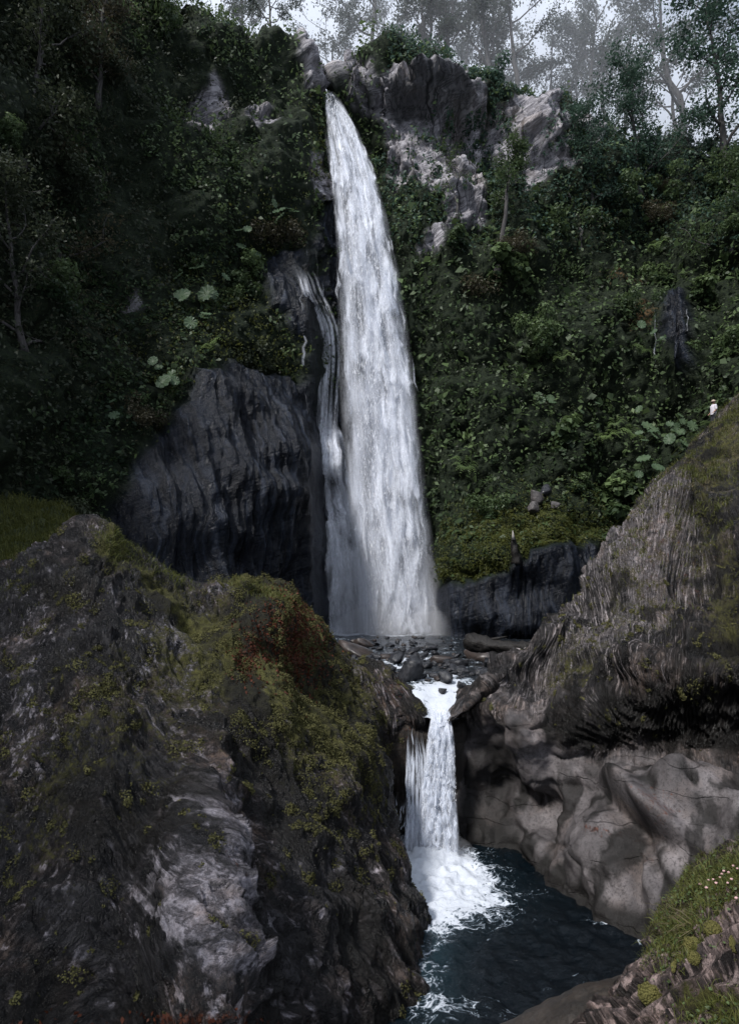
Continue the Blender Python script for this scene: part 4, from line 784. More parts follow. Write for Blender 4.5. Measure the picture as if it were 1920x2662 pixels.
class Tree:
    def __init__(s, seed, height, lean=(0, 0), spread=0.5, clear=0.35, nlimb=9, leafn=2600, leaf=0.28, rad=0.28, crown='round', clump=0.9, droop=0.0, twist=0.10):
        r = np.random.default_rng(seed); s.tubes = []; tips = []
        n = 12; t = np.linspace(0, 1, n); base = np.zeros((n, 3)); wob = np.cumsum(r.normal(size=(n, 2))*twist*height/n, axis=0)
        base[:, 2] = t*height; base[:, :2] = wob+t[:, None]**1.3*np.array(lean)*height; s.tubes.append(tube(base, rad*(1-0.88*t)*np.where(t < 0.05, 1.35, 1), 8, 0.2, seed))
        for k in range(nlimb):
            q = clear+(1-clear)*(k+r.random()*0.8)/nlimb; q = min(q, 0.97); p0 = np.array([np.interp(q, t, base[:, j]) for j in range(3)]); a = k*2.4+r.random(); L = height*spread*(0.45+0.6*r.random())*(1-0.55*(q-clear)/(1-clear) if crown != 'top' else 0.6+0.6*q)
            d = unit(np.array([math.cos(a), math.sin(a), 0.35+0.5*r.random()-droop])); m = 7; pth = [p0]
            for j in range(1, m): d = unit(d+r.normal(size=3)*0.22+np.array([0, 0, 0.10-droop*0.2])); pth.append(pth[-1]+d*L/(m-1))
            pth = np.array(pth); r0 = rad*(1-0.8*q)*0.5; s.tubes.append(tube(pth, np.linspace(r0, r0*0.2, m), 6))
            for b in range(5):
                j = 2+r.integers(0, m-2); d2 = unit(unit(pth[j]-pth[j-1])+r.normal(size=3)*0.75); L2 = L*(0.2+0.3*r.random()); pp = [pth[j]]
                for c in range(3): d2 = unit(d2+r.normal(size=3)*0.3+[0, 0, 0.08]); pp.append(pp[-1]+d2*L2/3)
                s.tubes.append(tube(np.array(pp), np.linspace(r0*0.4, r0*0.12, 4), 4)); tips += pp[1:]
            tips += list(pth[4:])
        tips = np.array(tips); dens = r.random(len(tips))**1.2+0.1; pick = r.choice(len(tips), leafn, p=dens/dens.sum())
        cl = clump*height/14; pos = tips[pick]+r.normal(size=(leafn, 3))*cl*np.array([0.55, 0.55, 0.34])
        v, f = leaf_arrays(pos, np.tile([0, 0, 1.0], (leafn, 1)), leaf*(0.6+0.8*r.random(leafn)), 0.6, 0.9, r)
        tint = np.clip(0.35+0.35*fbm(pos, 0.8, 2, seed=seed)+0.3*r.random(leafn)-0.1, 0, 1)
        s.trunk = None; s.lv, s.lf, s.tint, s.height = v, f, np.repeat(tint, 4), height
    def meshes(s, bark, leafm):
        if s.trunk is None:
            s.trunk = tubes_mesh('trunk', s.tubes, bark); s.crown = new_mesh('crown', s.lv, s.lf, leafm, True, {'tint': s.tint})
        return s.trunk, s.crown
def plant_tree(T, loc, label, scale=1.0, rz=0.0, group=None, bark=None, leafm=None, name='tree', cat='tree', tilt=(0, 0)):
    t, c = T.meshes(bark or M['bark'], leafm or M['tree_leaf']); e = empty(name, tuple(loc), label=label, category=cat, group=group)
    e.scale = (scale,)*3; e.rotation_euler = (tilt[0], tilt[1], rz); link('trunk', t, e); link('crown', c, e); return e
tv = [Tree(101, 15, (0.02, 0), 0.50, 0.36, 10, 5200, 0.24, 0.36, 'top', 0.6), Tree(102, 17, (0.10, 0.02), 0.44, 0.42, 9, 4400, 0.24, 0.38, 'top', 0.55), Tree(103, 14, (-0.06, 0), 0.48, 0.30, 11, 5000, 0.24, 0.32, 'top', 0.55),
      Tree(104, 18, (0, 0), 0.28, 0.30, 13, 1500, 0.22, 0.24, 'round', 0.5), Tree(105, 16, (0.16, 0), 0.50, 0.28, 11, 4600, 0.24, 0.36, 'top', 0.6, twist=0.2), Tree(106, 12, (-0.2, 0), 0.55, 0.34, 10, 4200, 0.24, 0.3, 'top', 0.6, twist=0.25)]
def cliff_top(px, back=1.5):
    i = np.argmin(np.abs(proj(G[:, kk_])[0]-px)); return G[i, kk_]+np.array([0, back, 0])
kk_ = kk0 = int(np.searchsorted(np.interp(np.linspace(0, 1, NV), np.linspace(0, 1, len(dv)), dv), vt))
TR = [(690, 0, 0.62, 5, 1.0, 'small crooked tree on the skyline left of the waterfall lip'), (610, 6, 0.8, 2, 0.4, 'hazy tree above the left cliff edge'), (854, 5, 0.80, 0, 0.3, 'broad-crowned tree standing directly above the waterfall lip'),
      (945, 3, 0.95, 1, 0.0, 'thick-trunked tree leaning right just right of the waterfall notch'), (990, 7, 0.8, 3, 2.0, 'slim straight tree beside the leaning skyline tree'), (1100, 3, 0.85, 2, 1.4, 'tree leaning left above the shrubby cliff rim'), (1140, 5, 0.9, 0, 2.2, 'dark spreading tree above the pale cliff face'),
      (1185, 3, 1.0, 2, 4.0, 'stout dark tree at the middle of the skyline'), (1290, 4, 1.1, 2, 0.6, 'dense dark tree right of the pale cliff face'), (1340, 8, 1.0, 0, 5.0, 'bushy tree behind the dense dark skyline tree'), (1490, 6, 0.95, 3, 1.0, 'thin sparse pale tree alone against the bright sky'),
      (1560, 3, 1.15, 2, 2.4, 'tall tree with radiating limbs in the upper right sky'), (1600, 9, 1.05, 0, 3.3, 'hazy spreading tree behind the radiating tree'), (1690, 4, 1.2, 3, 0.2, 'tall slender trunked tree in the upper right'), (1740, 7, 1.1, 4, 2.9, 'hazy tree between the slender trunk and the right edge'),
      (1800, 2, 1.0, 5, 0.4, 'crooked dark tree leaning left near the right edge'), (1850, 3, 1.2, 4, 3.6, 'curving trunk tree leaning over the right cliff rim'), (1010, 12, 1.1, 0, 1.9, 'far hazy tree behind the slim skyline tree'), (1240, 12, 1.1, 4, 1.1, 'far hazy tree in the gap behind the pale cliff'), (1430, 12, 1.0, 0, 4.4, 'far rounded tree left of the sparse pale tree'),
      (1385, 3, 0.9, 1, 2.6, 'spreading tree just left of the sparse pale tree'), (780, 12, 0.75, 3, 0.9, 'faint far tree behind the crooked skyline tree')]
for px_, bk, s_, k, rz, lb in TR:
    c = cliff_top(px_, 0.8+bk+(2.0 if px_ > 1400 else 0.5)); h = BC.ray_cast(Vector((c[0], c[1], 80)), Vector((0, 0, -1)))[0]
    plant_tree(tv[k], (c[0], c[1], (h.z if h else c[2])-0.4), lb, s_, rz, 'skyline trees')
# trees on the cliff itself
shade = Tree(201, 11, (0, 0), 0.5, 0.08, 14, 7000, 0.22, 0.25, 'round', 1.2); shade2 = Tree(202, 9, (0.05, -0.1), 0.6, 0.05, 14, 6000, 0.20, 0.2, 'round', 1.3)
bare = Tree(203, 9, (0.15, -0.1), 0.5, 0.3, 10, 900, 0.2, 0.16, 'round', 1.0, twist=0.25)
CT = [(1890, 420, shade, 1.25, 'leaf_blue', 'dense dark tree at the right edge below the skyline', 0.5), (1660, 500, shade, 1.0, 'leaf_blue', 'large dark blue-green tree mass at the upper right cliff', 0.7), (1540, 520, shade2, 0.8, 'leaf_blue', 'rounded dark tree left of the blue-green mass', 0.6), (1900, 640, shade2, 1.0, 'leaf', 'leafy tree at the right edge halfway up the cliff', 0.5),
      (60, 420, shade, 1.1, 'leaf_dark', 'dark overhanging tree at the upper left edge', 0.8), (170, 700, shade2, 1.0, 'leaf_brown', 'brownish small-leaved tree on the left cliff', 0.8), (250, 260, shade, 0.8, 'leaf_brown', 'brownish tree near the upper left cliff top', 0.8), (60, 900, shade2, 1.0, 'leaf_dark', 'very dark tree low on the left edge', 0.8),
      (1190, 560, bare, 0.75, 'leaf', 'small slanting tree in front of the pale cliff face', 0.4), (1510, 640, bare, 0.95, 'leaf', 'bare-limbed tree slanting across the right cliff', 0.5), (1290, 700, Tree(204, 13, (0, 0), 0.22, 0.55, 8, 3000, 0.24, 0.36, 'round', 0.9), 0.75, 'leaf', 'straight vine-clad trunk under the pale overhang', 0.5)]
for px_, py_, T_, s_, lm, lb, out in CT:
    h, n = hit(BC, px_, py_)
    if h is None: continue
    T2 = T_
    if T2.trunk is None: T2.meshes(M['bark'], M[lm])
    e = empty('cliff_tree', tuple(h-np.array([0, 0, 0.5])), label=lb, category='tree', group='trees growing out of the cliff'); e.scale = (s_,)*3
    e.rotation_euler = (0.12+0.1*R.random(), 0.1*R.normal(), R.random()*6.28)
    link('trunk', T2.trunk, e); cr = link('crown', T2.crown, e); cr.material_slots[0].link = 'OBJECT'; cr.material_slots[0].material = M[lm]
print('trees', round(time.time()-T0, 1))

# ------------------------------------------------------------------ cliff vegetation
front = (PX > -250) & (PX < 2150) & (PY > -300) & (PY < 1720) & (G[..., 1] > 20)
veg = front*np.clip(1-1.6*wet-1.5*pale*(fbm(G, 0.55, 3, seed=73) < 0.34), 0, 1)
thick = 0.35+0.9*smooth(-0.25, 0.5, fbm(G, 0.45, 3, seed=71))+0.5*smooth(0.0, 0.6, fbm(G, 1.3, 2, seed=72))
thin = np.clip(gauss(1380, 1400, 260, 120)+gauss(1300, 1530, 200, 60)+gauss(880, 600, 90, 260), 0, 1); thick *= (1-0.75*thin)
def veg_layer(name, n, weight, size, mat, seed, label, asp=0.55, tintf=None, up=0.5, kind='stuff', cat='foliage', spread=0.75):
    rg = np.random.default_rng(seed); q = np.dstack([G, thick]); 
    nu, nv = G.shape[:2]
    a = np.linalg.norm(np.cross(G[1:, :-1]-G[:-1, :-1], G[:-1, 1:]-G[:-1, :-1]), axis=-1)*weight[:-1, :-1]
    c = np.cumsum(a.ravel()); k = np.minimum(np.searchsorted(c, rg.random(n)*c[-1]), c.size-1); i, j = k//(nv-1), k % (nv-1); s, t = rg.random((n, 1)), rg.random((n, 1))
    p = G[i, j]*(1-s)*(1-t)+G[i+1, j]*s*(1-t)+G[i, j+1]*(1-s)*t+G[i+1, j+1]*s*t; nn = NC[i, j]; th = thick[i, j]
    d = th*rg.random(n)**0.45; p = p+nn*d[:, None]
    px_, py_ = proj(p); f_ = fbm(p, 0.22, 3, seed=seed); tint = np.clip(0.32+0.34*f_+0.34*fbm(p, 1.3, 2, seed=seed+1)+0.30*(rg.random(n)-0.4)+0.40*(d/np.maximum(th, 0.1)-0.72)+0.22*(th-0.9)-0.30*smooth(0.05, 0.45, fbm(p, 0.12, 3, seed=seed+3)), 0, 1)  # shade painted into tint: darker deep inside mounds and in broad patches, lighter outside
    if tintf is not None: tint = np.clip(tint+tintf(px_, py_), 0, 1)
    v, f = leaf_arrays(p, nn+np.array([0, -0.1, up]), size*(0.55+0.9*rg.random(n)**1.5), asp, spread, rg)
    return link(name, new_mesh(name, v, f, mat, True, {'tint': np.repeat(tint, 4)}), label=label, category=cat, kind=kind)
leftw = veg*smooth(760, 560, PX); rightw = veg*smooth(640, 860, PX)*(1-0.95*smooth(1100, 1130, PX)*0)*np.where((PY > 1350) & (PX < 1140), 0.0, 1.0)
zb = fbm(G, 0.16, 3, seed=77)
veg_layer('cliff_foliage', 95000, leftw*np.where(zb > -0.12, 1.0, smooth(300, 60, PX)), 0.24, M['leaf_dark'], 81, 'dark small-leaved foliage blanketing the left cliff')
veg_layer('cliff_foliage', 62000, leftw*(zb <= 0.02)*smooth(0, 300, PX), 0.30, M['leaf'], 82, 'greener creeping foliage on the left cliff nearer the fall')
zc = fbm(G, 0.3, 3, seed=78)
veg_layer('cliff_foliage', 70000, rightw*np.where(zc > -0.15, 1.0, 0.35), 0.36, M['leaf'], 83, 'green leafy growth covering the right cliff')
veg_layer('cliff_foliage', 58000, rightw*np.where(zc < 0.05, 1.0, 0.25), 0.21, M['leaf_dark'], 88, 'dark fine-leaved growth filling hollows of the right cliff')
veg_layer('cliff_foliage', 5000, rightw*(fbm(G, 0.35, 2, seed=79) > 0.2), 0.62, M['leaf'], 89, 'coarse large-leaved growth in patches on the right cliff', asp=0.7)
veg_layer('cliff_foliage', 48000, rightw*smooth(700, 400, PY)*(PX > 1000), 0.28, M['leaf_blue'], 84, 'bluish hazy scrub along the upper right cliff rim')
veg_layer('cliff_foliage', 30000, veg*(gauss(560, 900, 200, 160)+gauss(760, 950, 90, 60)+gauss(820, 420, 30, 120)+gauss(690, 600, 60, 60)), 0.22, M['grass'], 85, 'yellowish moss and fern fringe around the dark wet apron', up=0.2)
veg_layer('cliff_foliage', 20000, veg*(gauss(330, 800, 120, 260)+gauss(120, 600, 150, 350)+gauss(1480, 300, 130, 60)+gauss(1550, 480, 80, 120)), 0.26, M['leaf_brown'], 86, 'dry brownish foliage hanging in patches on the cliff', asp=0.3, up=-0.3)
veg_layer('mound_grass', 22000, np.clip(gauss(1390, 1400, 170, 70)+gauss(1230, 1500, 110, 45), 0, 1)*(PX > 1150)*(1-np.clip(wet*1.5, 0, 1)), 0.2, M['grass'], 87, 'soft green grass on the mound right of the waterfall foot', asp=0.25, cat='grass')

def shrub_mesh(name, seed, n, leaf, mat, asp=0.5, squash=0.8):
    r = np.random.default_rng(seed); cen = r.normal(size=(9, 3))*[0.42, 0.42, 0.32]; k = r.integers(0, 9, n); d = unit(r.normal(size=(n, 3))); p = cen[k]+d*(0.42*r.random((n, 1))**0.4)*[1, 1, squash]
    v, f = leaf_arrays(p, d+[0, 0, 0.6], leaf*(0.6+0.8*r.random(n)), asp, 0.55, r); tint = np.clip(0.38+0.62*p[:, 2]+0.4*(r.random(n)-0.5), 0, 1)  # tint rises with height, painting light on the shrub tops
    return new_mesh(name, v, f, mat, True, {'tint': np.repeat(tint, 4)})
shr = [shrub_mesh('shrub', 301, 1500, 0.15, M['leaf']), shrub_mesh('shrub', 302, 1300, 0.18, M['leaf']), shrub_mesh('shrub', 303, 1700, 0.13, M['leaf_dark']), shrub_mesh('shrub', 304, 1400, 0.16, M['leaf_blue']), shrub_mesh('shrub', 305, 900, 0.24, M['leaf'], 0.75), shrub_mesh('shrub', 306, 1500, 0.13, M['leaf_brown'], 0.35)]
def fern_mesh(seed):
    r = np.random.default_rng(seed); V_, F_, T_ = [], [], []; k = 0
    for a in np.linspace(0, 2*math.pi, 11, endpoint=False)+r.random(11)*0.4:
        L_ = 0.8+0.4*r.random(); t = np.linspace(0, 1, 12); x = t*L_*0.85; z = 0.55*L_*np.sin(t*2.3)-0.25*t**2*L_; c, sn = math.cos(a), math.sin(a)
        for j in range(1, 12):
            wd = 0.20*L_*math.sin(math.pi*(0.12+0.86*t[j]))
            for sd in (-1, 1):
                p = np.array([x[j], 0, z[j]]); tip = p+np.array([0.05, sd*wd, -0.04]); a0 = p-np.array([0.028, 0, 0]); a1 = p+np.array([0.03, 0, 0])
                m0 = (a0+tip)/2+[0.0, 0, 0.02]; q = np.array([a0, a1, tip, m0]); q = np.stack([q[:, 0]*c-q[:, 1]*sn, q[:, 0]*sn+q[:, 1]*c, q[:, 2]], -1); V_.append(q); F_.append([k, k+1, k+2, k+3]); T_ += [0.35+0.45*t[j]+0.2*r.random()]*4; k += 4
    return new_mesh('fern', np.concatenate(V_), np.array(F_), M['fern'], True, {'tint': np.array(T_)})
M['fern'] = leaf_material('fern_frond', (0.016, 0.034, 0.014), (0.11, 0.155, 0.05), 0.3)
fern = [fern_mesh(k) for k in (1, 2)]
rg = np.random.default_rng(91)
wsh = veg*(1-0.8*thin)*np.where((PX > 800) & (PX < 1095+80*smooth(700, 1200, PY)), 0.0, 1.0)
zones = [('dark leafy shrub clinging to the left cliff', 'left cliff shrubs', wsh*(PX < 740)*(PX > -60), 90, (2, 0, 2, 5, 1)), ('green leafy shrub clinging to the right cliff', 'right cliff shrubs', wsh*(PX > 1040)*(PX < 1960)*(PY > 420), 170, (0, 1, 4, 1, 0, 5)), ('low bluish shrub along the cliff rim under the skyline trees', 'rim shrubs', front*(np.arange(NV)[None, :] > kk0-6)*(np.arange(NV)[None, :] < kk0+14)*((PX < 800) | (PX > 930)), 90, (3, 3, 0, 5))]
for lb, gp, wt, cnt, kinds in zones:
    p, n = sample(G, NC, cnt, wt.astype(float), rg)
    look = ('small-leaved green', 'glossy mid green', 'dark fine-leaved', 'bluish green', 'large-leaved pale green', 'dry brownish')
    for k in range(cnt):
        ky_ = float(proj(p[k])[1]); kx_ = float(proj(p[k])[0]); kd = kinds[k % len(kinds)]
        if 'rim' in gp: where = 'on the cliff rim ' + ('left of the waterfall lip' if kx_ < 850 else 'above the pale crags' if kx_ < 1400 else 'under the right skyline trees')
        else: where = ('high on' if ky_ < 480 else 'halfway up' if ky_ < 900 else 'low on') + (' the left cliff' if 'left' in gp else ' the right cliff') + (' nearer the waterfall' if (450 < kx_ < 1300) else ' nearer the picture edge')
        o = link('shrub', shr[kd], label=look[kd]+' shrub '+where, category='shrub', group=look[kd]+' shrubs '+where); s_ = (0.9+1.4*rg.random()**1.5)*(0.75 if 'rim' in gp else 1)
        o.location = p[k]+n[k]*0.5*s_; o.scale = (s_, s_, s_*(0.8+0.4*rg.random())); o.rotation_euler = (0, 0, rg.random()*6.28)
for side, w_, cnt in (('left', wsh*(PX < 800)*(PX > 200)*(PY > 400), 26), ('right', wsh*(PX > 1040)*(PX < 1900)*(PY > 500), 40)):
    p, n = sample(G, NC, cnt, w_.astype(float), rg)
    for k in range(cnt):
        o = link('fern', fern[k % 2], label='arching fern growing out of the %s cliff foliage' % side, category='fern', group='%s cliff ferns' % side); s_ = 0.8+0.7*rg.random()
        o.location = p[k]+n[k]*0.7; o.scale = (s_,)*3; o.rotation_euler = (0.5+0.3*rg.random(), 0, rg.normal()*0.5)
print('veg', round(time.time()-T0, 1))

# broad-leaved plants
def broad_leaf():
    n = 40; th = np.linspace(0.12, 2*math.pi-0.12, n); v = [(0, 0, 0)]; rr_ = (1-0.12*np.abs(np.sin(th*4.5)))*(0.86+0.14*np.cos(th-math.pi)); 
    for k, a in enumerate(th): v.append((0.55*rr_[k]*math.cos(a), 0.55*rr_[k]*math.sin(a), 0.13+0.035*(1 if k % 4 < 2 else -1)))
    for k, a in enumerate(th): v.append((rr_[k]*math.cos(a), rr_[k]*math.sin(a), 0.12+0.05*(1 if k % 4 < 2 else -1)))
    f = [(0, 1+k, 2+k, 2+k) for k in range(n-1)]; q = [(1+k, 1+n+k, 2+n+k, 2+k) for k in range(n-1)]
    v = np.array(v)*[1, 1, 1.0]; tri = [t[:3] for t in f]+[t[:3] for t in q]+[(t[0], t[2], t[3]) for t in q]
    tint = np.concatenate([[0.9], 0.55+0.25*((np.arange(n) % 4) < 2), 0.35+0.25*((np.arange(n) % 4) < 2)])
    return new_mesh('leaf', v, tri, M['gunnera'], True, {'tint': tint})
BLM = broad_leaf(); STEM = tubes_mesh('stem', [tube([(0, 0, -1), (0.05, 0, -0.5), (0, 0, 0)], [0.04, 0.035, 0.03], 5)], M['grass'])
def broad_plant(spots, label, size, tree=BC):
    h0, n0 = hit(tree, *np.mean(np.array(spots), 0)[:2])
    if h0 is None: return
    e = empty('broad_leaved_plant', tuple(h0), label=label, category='plant', group='broad-leaved plants')
    for s_ in spots:
        h, n = hit(tree, s_[0], s_[1])
        if h is None: continue
        p = h+n*(0.9+0.4*rg.random())+np.array([0, -0.3, 0]); up = Vector(unit(np.array([0, -0.7, 0.6])+0.35*n+rg.normal(size=3)*0.36)); r = size*(0.45+0.5*rg.random())
        qn = up.to_track_quat('Z', 'X')@Quaternion((0, 0, 1), rg.random()*6.28)
        for nm, me_ in (('leaf', BLM), ('stem', STEM)):
            o = link(nm, me_, e); o.location = Vector(p)-e.location; o.rotation_mode = 'QUATERNION'; o.rotation_quaternion = qn; o.scale = (r, r, r if nm == 'leaf' else 1.1)
broad_plant([(518, 738), (488, 785), (525, 775), (500, 820), (535, 835), (552, 800), (510, 855), (545, 860), (575, 770), (480, 760)], 'largest clump of pale broad leaves on the left cliff', 0.85)
broad_plant([(404, 968), (432, 958), (445, 990), (425, 1022), (458, 1030), (470, 1005)], 'cluster of round broad leaves at the upper left corner of the dark apron', 0.68)
broad_plant([(672, 545), (705, 545), (732, 540), (735, 565), (725, 590)], 'pale broad leaves high on the left cliff beside the fall', 0.8)
broad_plant([(625, 600), (640, 615), (632, 640), (650, 660)], 'small broad leaves below the high pale leaves left of the fall', 0.5)
broad_plant([(330, 1070), (335, 1102), (358, 1104)], 'few dim broad leaves on the dark left cliff foot', 0.45)
broad_plant([(1410, 1035), (1425, 1045), (1440, 1052), (1398, 1050)], 'four pale broad leaves at the middle of the right cliff', 0.6)
broad_plant([(1670, 1090), (1690, 1105), (1715, 1100), (1740, 1105), (1755, 1122), (1685, 1130), (1700, 1145), (1660, 1135), (1730, 1135), (1775, 1135), (1790, 1140)], 'upper spread of broad leaves left of the right ridge', 0.72)
broad_plant([(1740, 1170), (1760, 1165), (1745, 1185), (1700, 1160), (1680, 1170)], 'middle cluster of broad leaves left of the right ridge', 0.7)
broad_plant([(1695, 1215), (1720, 1220), (1745, 1215), (1680, 1245), (1710, 1250)], 'lowest broad leaves in the gully by the right ridge', 0.7)
broad_plant([(1455, 1080), (1470, 1120), (1480, 1085), (1525, 1110), (1530, 1070), (1462, 1140)], 'scattered small broad leaves below the four pale leaves', 0.42)
broad_plant([(1670, 870), (1740, 880), (1760, 890), (1720, 875)], 'broad leaves beside the small dark wet face at right', 0.55)
for k, (x_, y_, w_, lb) in enumerate([(1375, 1308, 34, 'grey rock poking out of the right cliff foliage'), (1415, 1300, 30, 'brownish rock beside the grey one in the right foliage'), (1365, 1335, 30, 'lower grey rock beneath the pair in the right foliage'), (1428, 1320, 20, 'smallest grey rock right of the pair in the foliage')]):
    h, n = hit(BC, x_, y_); r = w_*0.5*h[1]/F*1.5; o = link('rock', sm_[k] if k == 1 else stone_mesh('rock', 11.3+k, M['dim_stone'], 0.9), label=lb, category='rock'); o.location = h+n*0.7; o.scale = (r,)*3; o.rotation_euler = tuple(rg.random(3)*6)

# ------------------------------------------------------------------ moss, grass, small plants on the near rocks
dv_, dfc = icos(2); keep = dv_[:, 2] > -0.25; dome = dv_*(1+0.22*fbm(dv_, 2.2, 2, seed=4))[:, None]*[1, 1, 0.6]
def moss_patch(name, parent, g, nrm, weight, n, smin, smax, mat, seed, pw=2.5, bit=0.03):
    rg_ = np.random.default_rng(seed); p, nn = sample(g, nrm, n, weight, rg_); s = smin+(smax-smin)*rg_.random(n)**pw
    cnt = np.clip((16*(s/0.05)**1.7).astype(int), 6, 150); k = np.repeat(np.arange(n), cnt); m = len(k); fr = frames(nn, rg_)
    d = unit(rg_.normal(size=(m, 3))); d[:, 2] = np.abs(d[:, 2]); st_ = np.stack([0.6+0.9*rg_.random(n), 0.6+0.9*rg_.random(n), 0.25+0.25*rg_.random(n)], -1)
    lo = d*(0.55+0.45*rg_.random((m, 1)))*s[k][:, None]*st_[k]*(1+0.5*fbm(d*1.5+k[:, None]*3.7, 1.0, 2))[:, None]
    pos = p[k]+np.einsum('nij,nj->ni', fr[k], lo); dn = np.einsum('nij,nj->ni', fr[k], d)
    v, f = leaf_arrays(pos, dn, bit*(0.5+0.9*rg_.random(m)), 0.8, 0.7, rg_)
    tint = np.clip(np.repeat(0.2+0.55*rg_.random(n), cnt)+0.3*(rg_.random(m)-0.4), 0, 1)
    o = link(name, new_mesh(name, v, f, mat, True, {'tint': np.repeat(tint, 4)}), parent); o['kind'] = 'stuff'; return o
pxl, pyl = proj(GL); vis = ((pyl > 1350) & (pyl < 2700) & (pxl > -40) & (GL[..., 1] < 24)).astype(float)
wl_ = vis*(0.12+1.6*gs(pxl, pyl, 830, 1880, 130, 260, -15)+0.7*gs(pxl, pyl, 700, 1700, 160, 130)+0.4*gs(pxl, pyl, 300, 1900, 260, 260)+0.3*gs(pxl, pyl, 120, 2200, 150, 250))*(fbm(GL, 1.2, 3, seed=95) > -0.05)*(1-0.8*gs(pxl, pyl, 500, 2330, 150, 230))*(1-0.8*gs(pxl, pyl, 880, 2450, 200, 250))
moss_patch('moss', lr, GL, NL, wl_, 3000, 0.025, 0.24, M['moss'], 96, 3.0, 0.036)
wl2 = vis*(gs(pxl, pyl, 750, 1610, 60, 60)+gs(pxl, pyl, 780, 1700, 60, 70)+gs(pxl, pyl, 650, 1700, 40, 60)+0.6*gs(pxl, pyl, 400, 2655, 260, 16))
p, n = sample(GL, NL, 7000, wl2, rg); v, f = leaf_arrays(p+n*0.03, n, 0.05+0.05*rg.random(7000), 0.6, 0.8, rg); o = link('red_plants', new_mesh('red_plants', v, f, M['redplant'], True, {'tint': np.repeat(rg.random(7000), 4)}), label='rust red succulent cover on the shoulder of the left outcrop', category='plants', kind='stuff')
def grass(name, g, nrm, weight, n, lmin, lmax, wd, mat, label, seed, up=(0, 0, 0.8)):
    rg_ = np.random.default_rng(seed); p, nn = sample(g, nrm, n, weight, rg_)
    return link(name, blades_mesh(name, p-nn*0.01, nn*0.6+np.array(up), lmin+(lmax-lmin)*rg_.random(n), wd*(0.6+0.8*rg_.random(n)), mat), label=label, category='grass', kind='stuff')
wgr = vis*(gs(pxl, pyl, 300, 1415, 50, 40, 35)+gs(pxl, pyl, 450, 1505, 70, 12, 30)+0.8*gs(pxl, pyl, 690, 1545, 90, 18, 18)+0.35*gs(pxl, pyl, 370, 1450, 40, 20, 40)+0.1*gs(pxl, pyl, 60, 1520, 60, 60))
grass('crest_grass', GL, NL, wgr, 9000, 0.06, 0.22, 0.006, M['grass'], 'short green turf along the crest of the left outcrop', 97)
pk, yk = proj(gk); grass('bank_grass', gk, nk, ((pk > -80) & (pk < 330)).astype(float), 18000, 0.18, 0.5, 0.016, M['grass'], 'bright grass on the bank behind the left outcrop', 98)
pr, yr = proj(GR); visr = ((pr > 1100) & (pr < 2000) & (yr > 900) & (yr < 2500)).astype(float)
cl_ = (fbm(GR, 0.8, 3, seed=120) > 0.08); visr_ = visr*cl_
wr = visr_*(NRr[..., 2] > 0.05)*(gs(pr, yr, 1790, 1250, 110, 70, -40)+gs(pr, yr, 1880, 1340, 80, 90, -20)+1.4*gs(pr, yr, 1880, 1090, 90, 30, -42)+0.4*gs(pr, yr, 1640, 1400, 80, 70, -40)+0.12*gs(pr, yr, 1650, 1550, 200, 150, -40))
grass('slope_grass', GR, NRr, wr, 13000, 0.10, 0.36, 0.009, M['grass'], 'tufted grass on the upper right slope', 99)
grass('dry_grass', GR, NRr, visr*(fbm(GR, 1.0, 3, seed=121) > 0.2)*(NRr[..., 2] > 0.0)*(gs(pr, yr, 1740, 1350, 170, 120, -45)+gs(pr, yr, 1880, 1180, 80, 90)), 6000, 0.06, 0.25, 0.008, M['dry_grass'], 'straw coloured dry grass on the right slope', 100)
wrm = visr*(0.1+0.8*gs(pr, yr, 1600, 1560, 160, 120, -40)+0.7*gs(pr, yr, 1490, 1740, 80, 60)+0.6*gs(pr, yr, 1850, 1650, 80, 200)+0.5*gs(pr, yr, 1600, 1830, 120, 60))*(yr < 1960)*(fbm(GR, 1.2, 3, seed=105) > 0.0)
moss_patch('moss', rr, GR, NRr, wrm, 1100, 0.03, 0.20, M['moss'], 106, 3.0, 0.04)
pn, yn = proj(GN); visn = ((yn < 2760) & (pn < 2010)).astype(float)
wn = visn*(gs(pn, yn, 1860, 2300, 90, 45, -30)+0.8*gs(pn, yn, 1770, 2420, 45, 60, 30)+0.8*gs(pn, yn, 1880, 2640, 80, 40)+0.3*gs(pn, yn, 1720, 2500, 30, 40))
grass('bank_turf', GN, NN, wn, 15000, 0.04, 0.16, 0.0035, M['grass'], 'green turf and herbs on the bottom right bank', 107)
grass('trailing_grass', GN, NN, visn*gs(pn, yn, 1790, 2390, 22, 35), 260, 0.25, 0.45, 0.004, M['dry_grass'], 'dry straw blades trailing over the edge of the bottom right bank', 108, up=(-0.5, -0.3, -0.6))
p, n = sample(GN, NN, 2600, wn, rg); v, f = leaf_arrays(p+n*0.03, n+[0, 0, .5], 0.02+0.03*rg.random(2600), 0.7, 0.6, rg); link('herb_leaves', new_mesh('herb_leaves', v, f, M['leaf'], True, {'tint': np.repeat(0.5+0.5*rg.random(2600), 4)}), label='small round herb leaves among the bottom right turf', category='plants', kind='stuff')
moss_patch('moss', nr, GN, NN, visn*(0.2+gs(pn, yn, 1760, 2430, 50, 60))*(fbm(GN, 2, 2, seed=110) > 0.05), 300, 0.012, 0.05, M['moss'], 111, 2.5, 0.014)
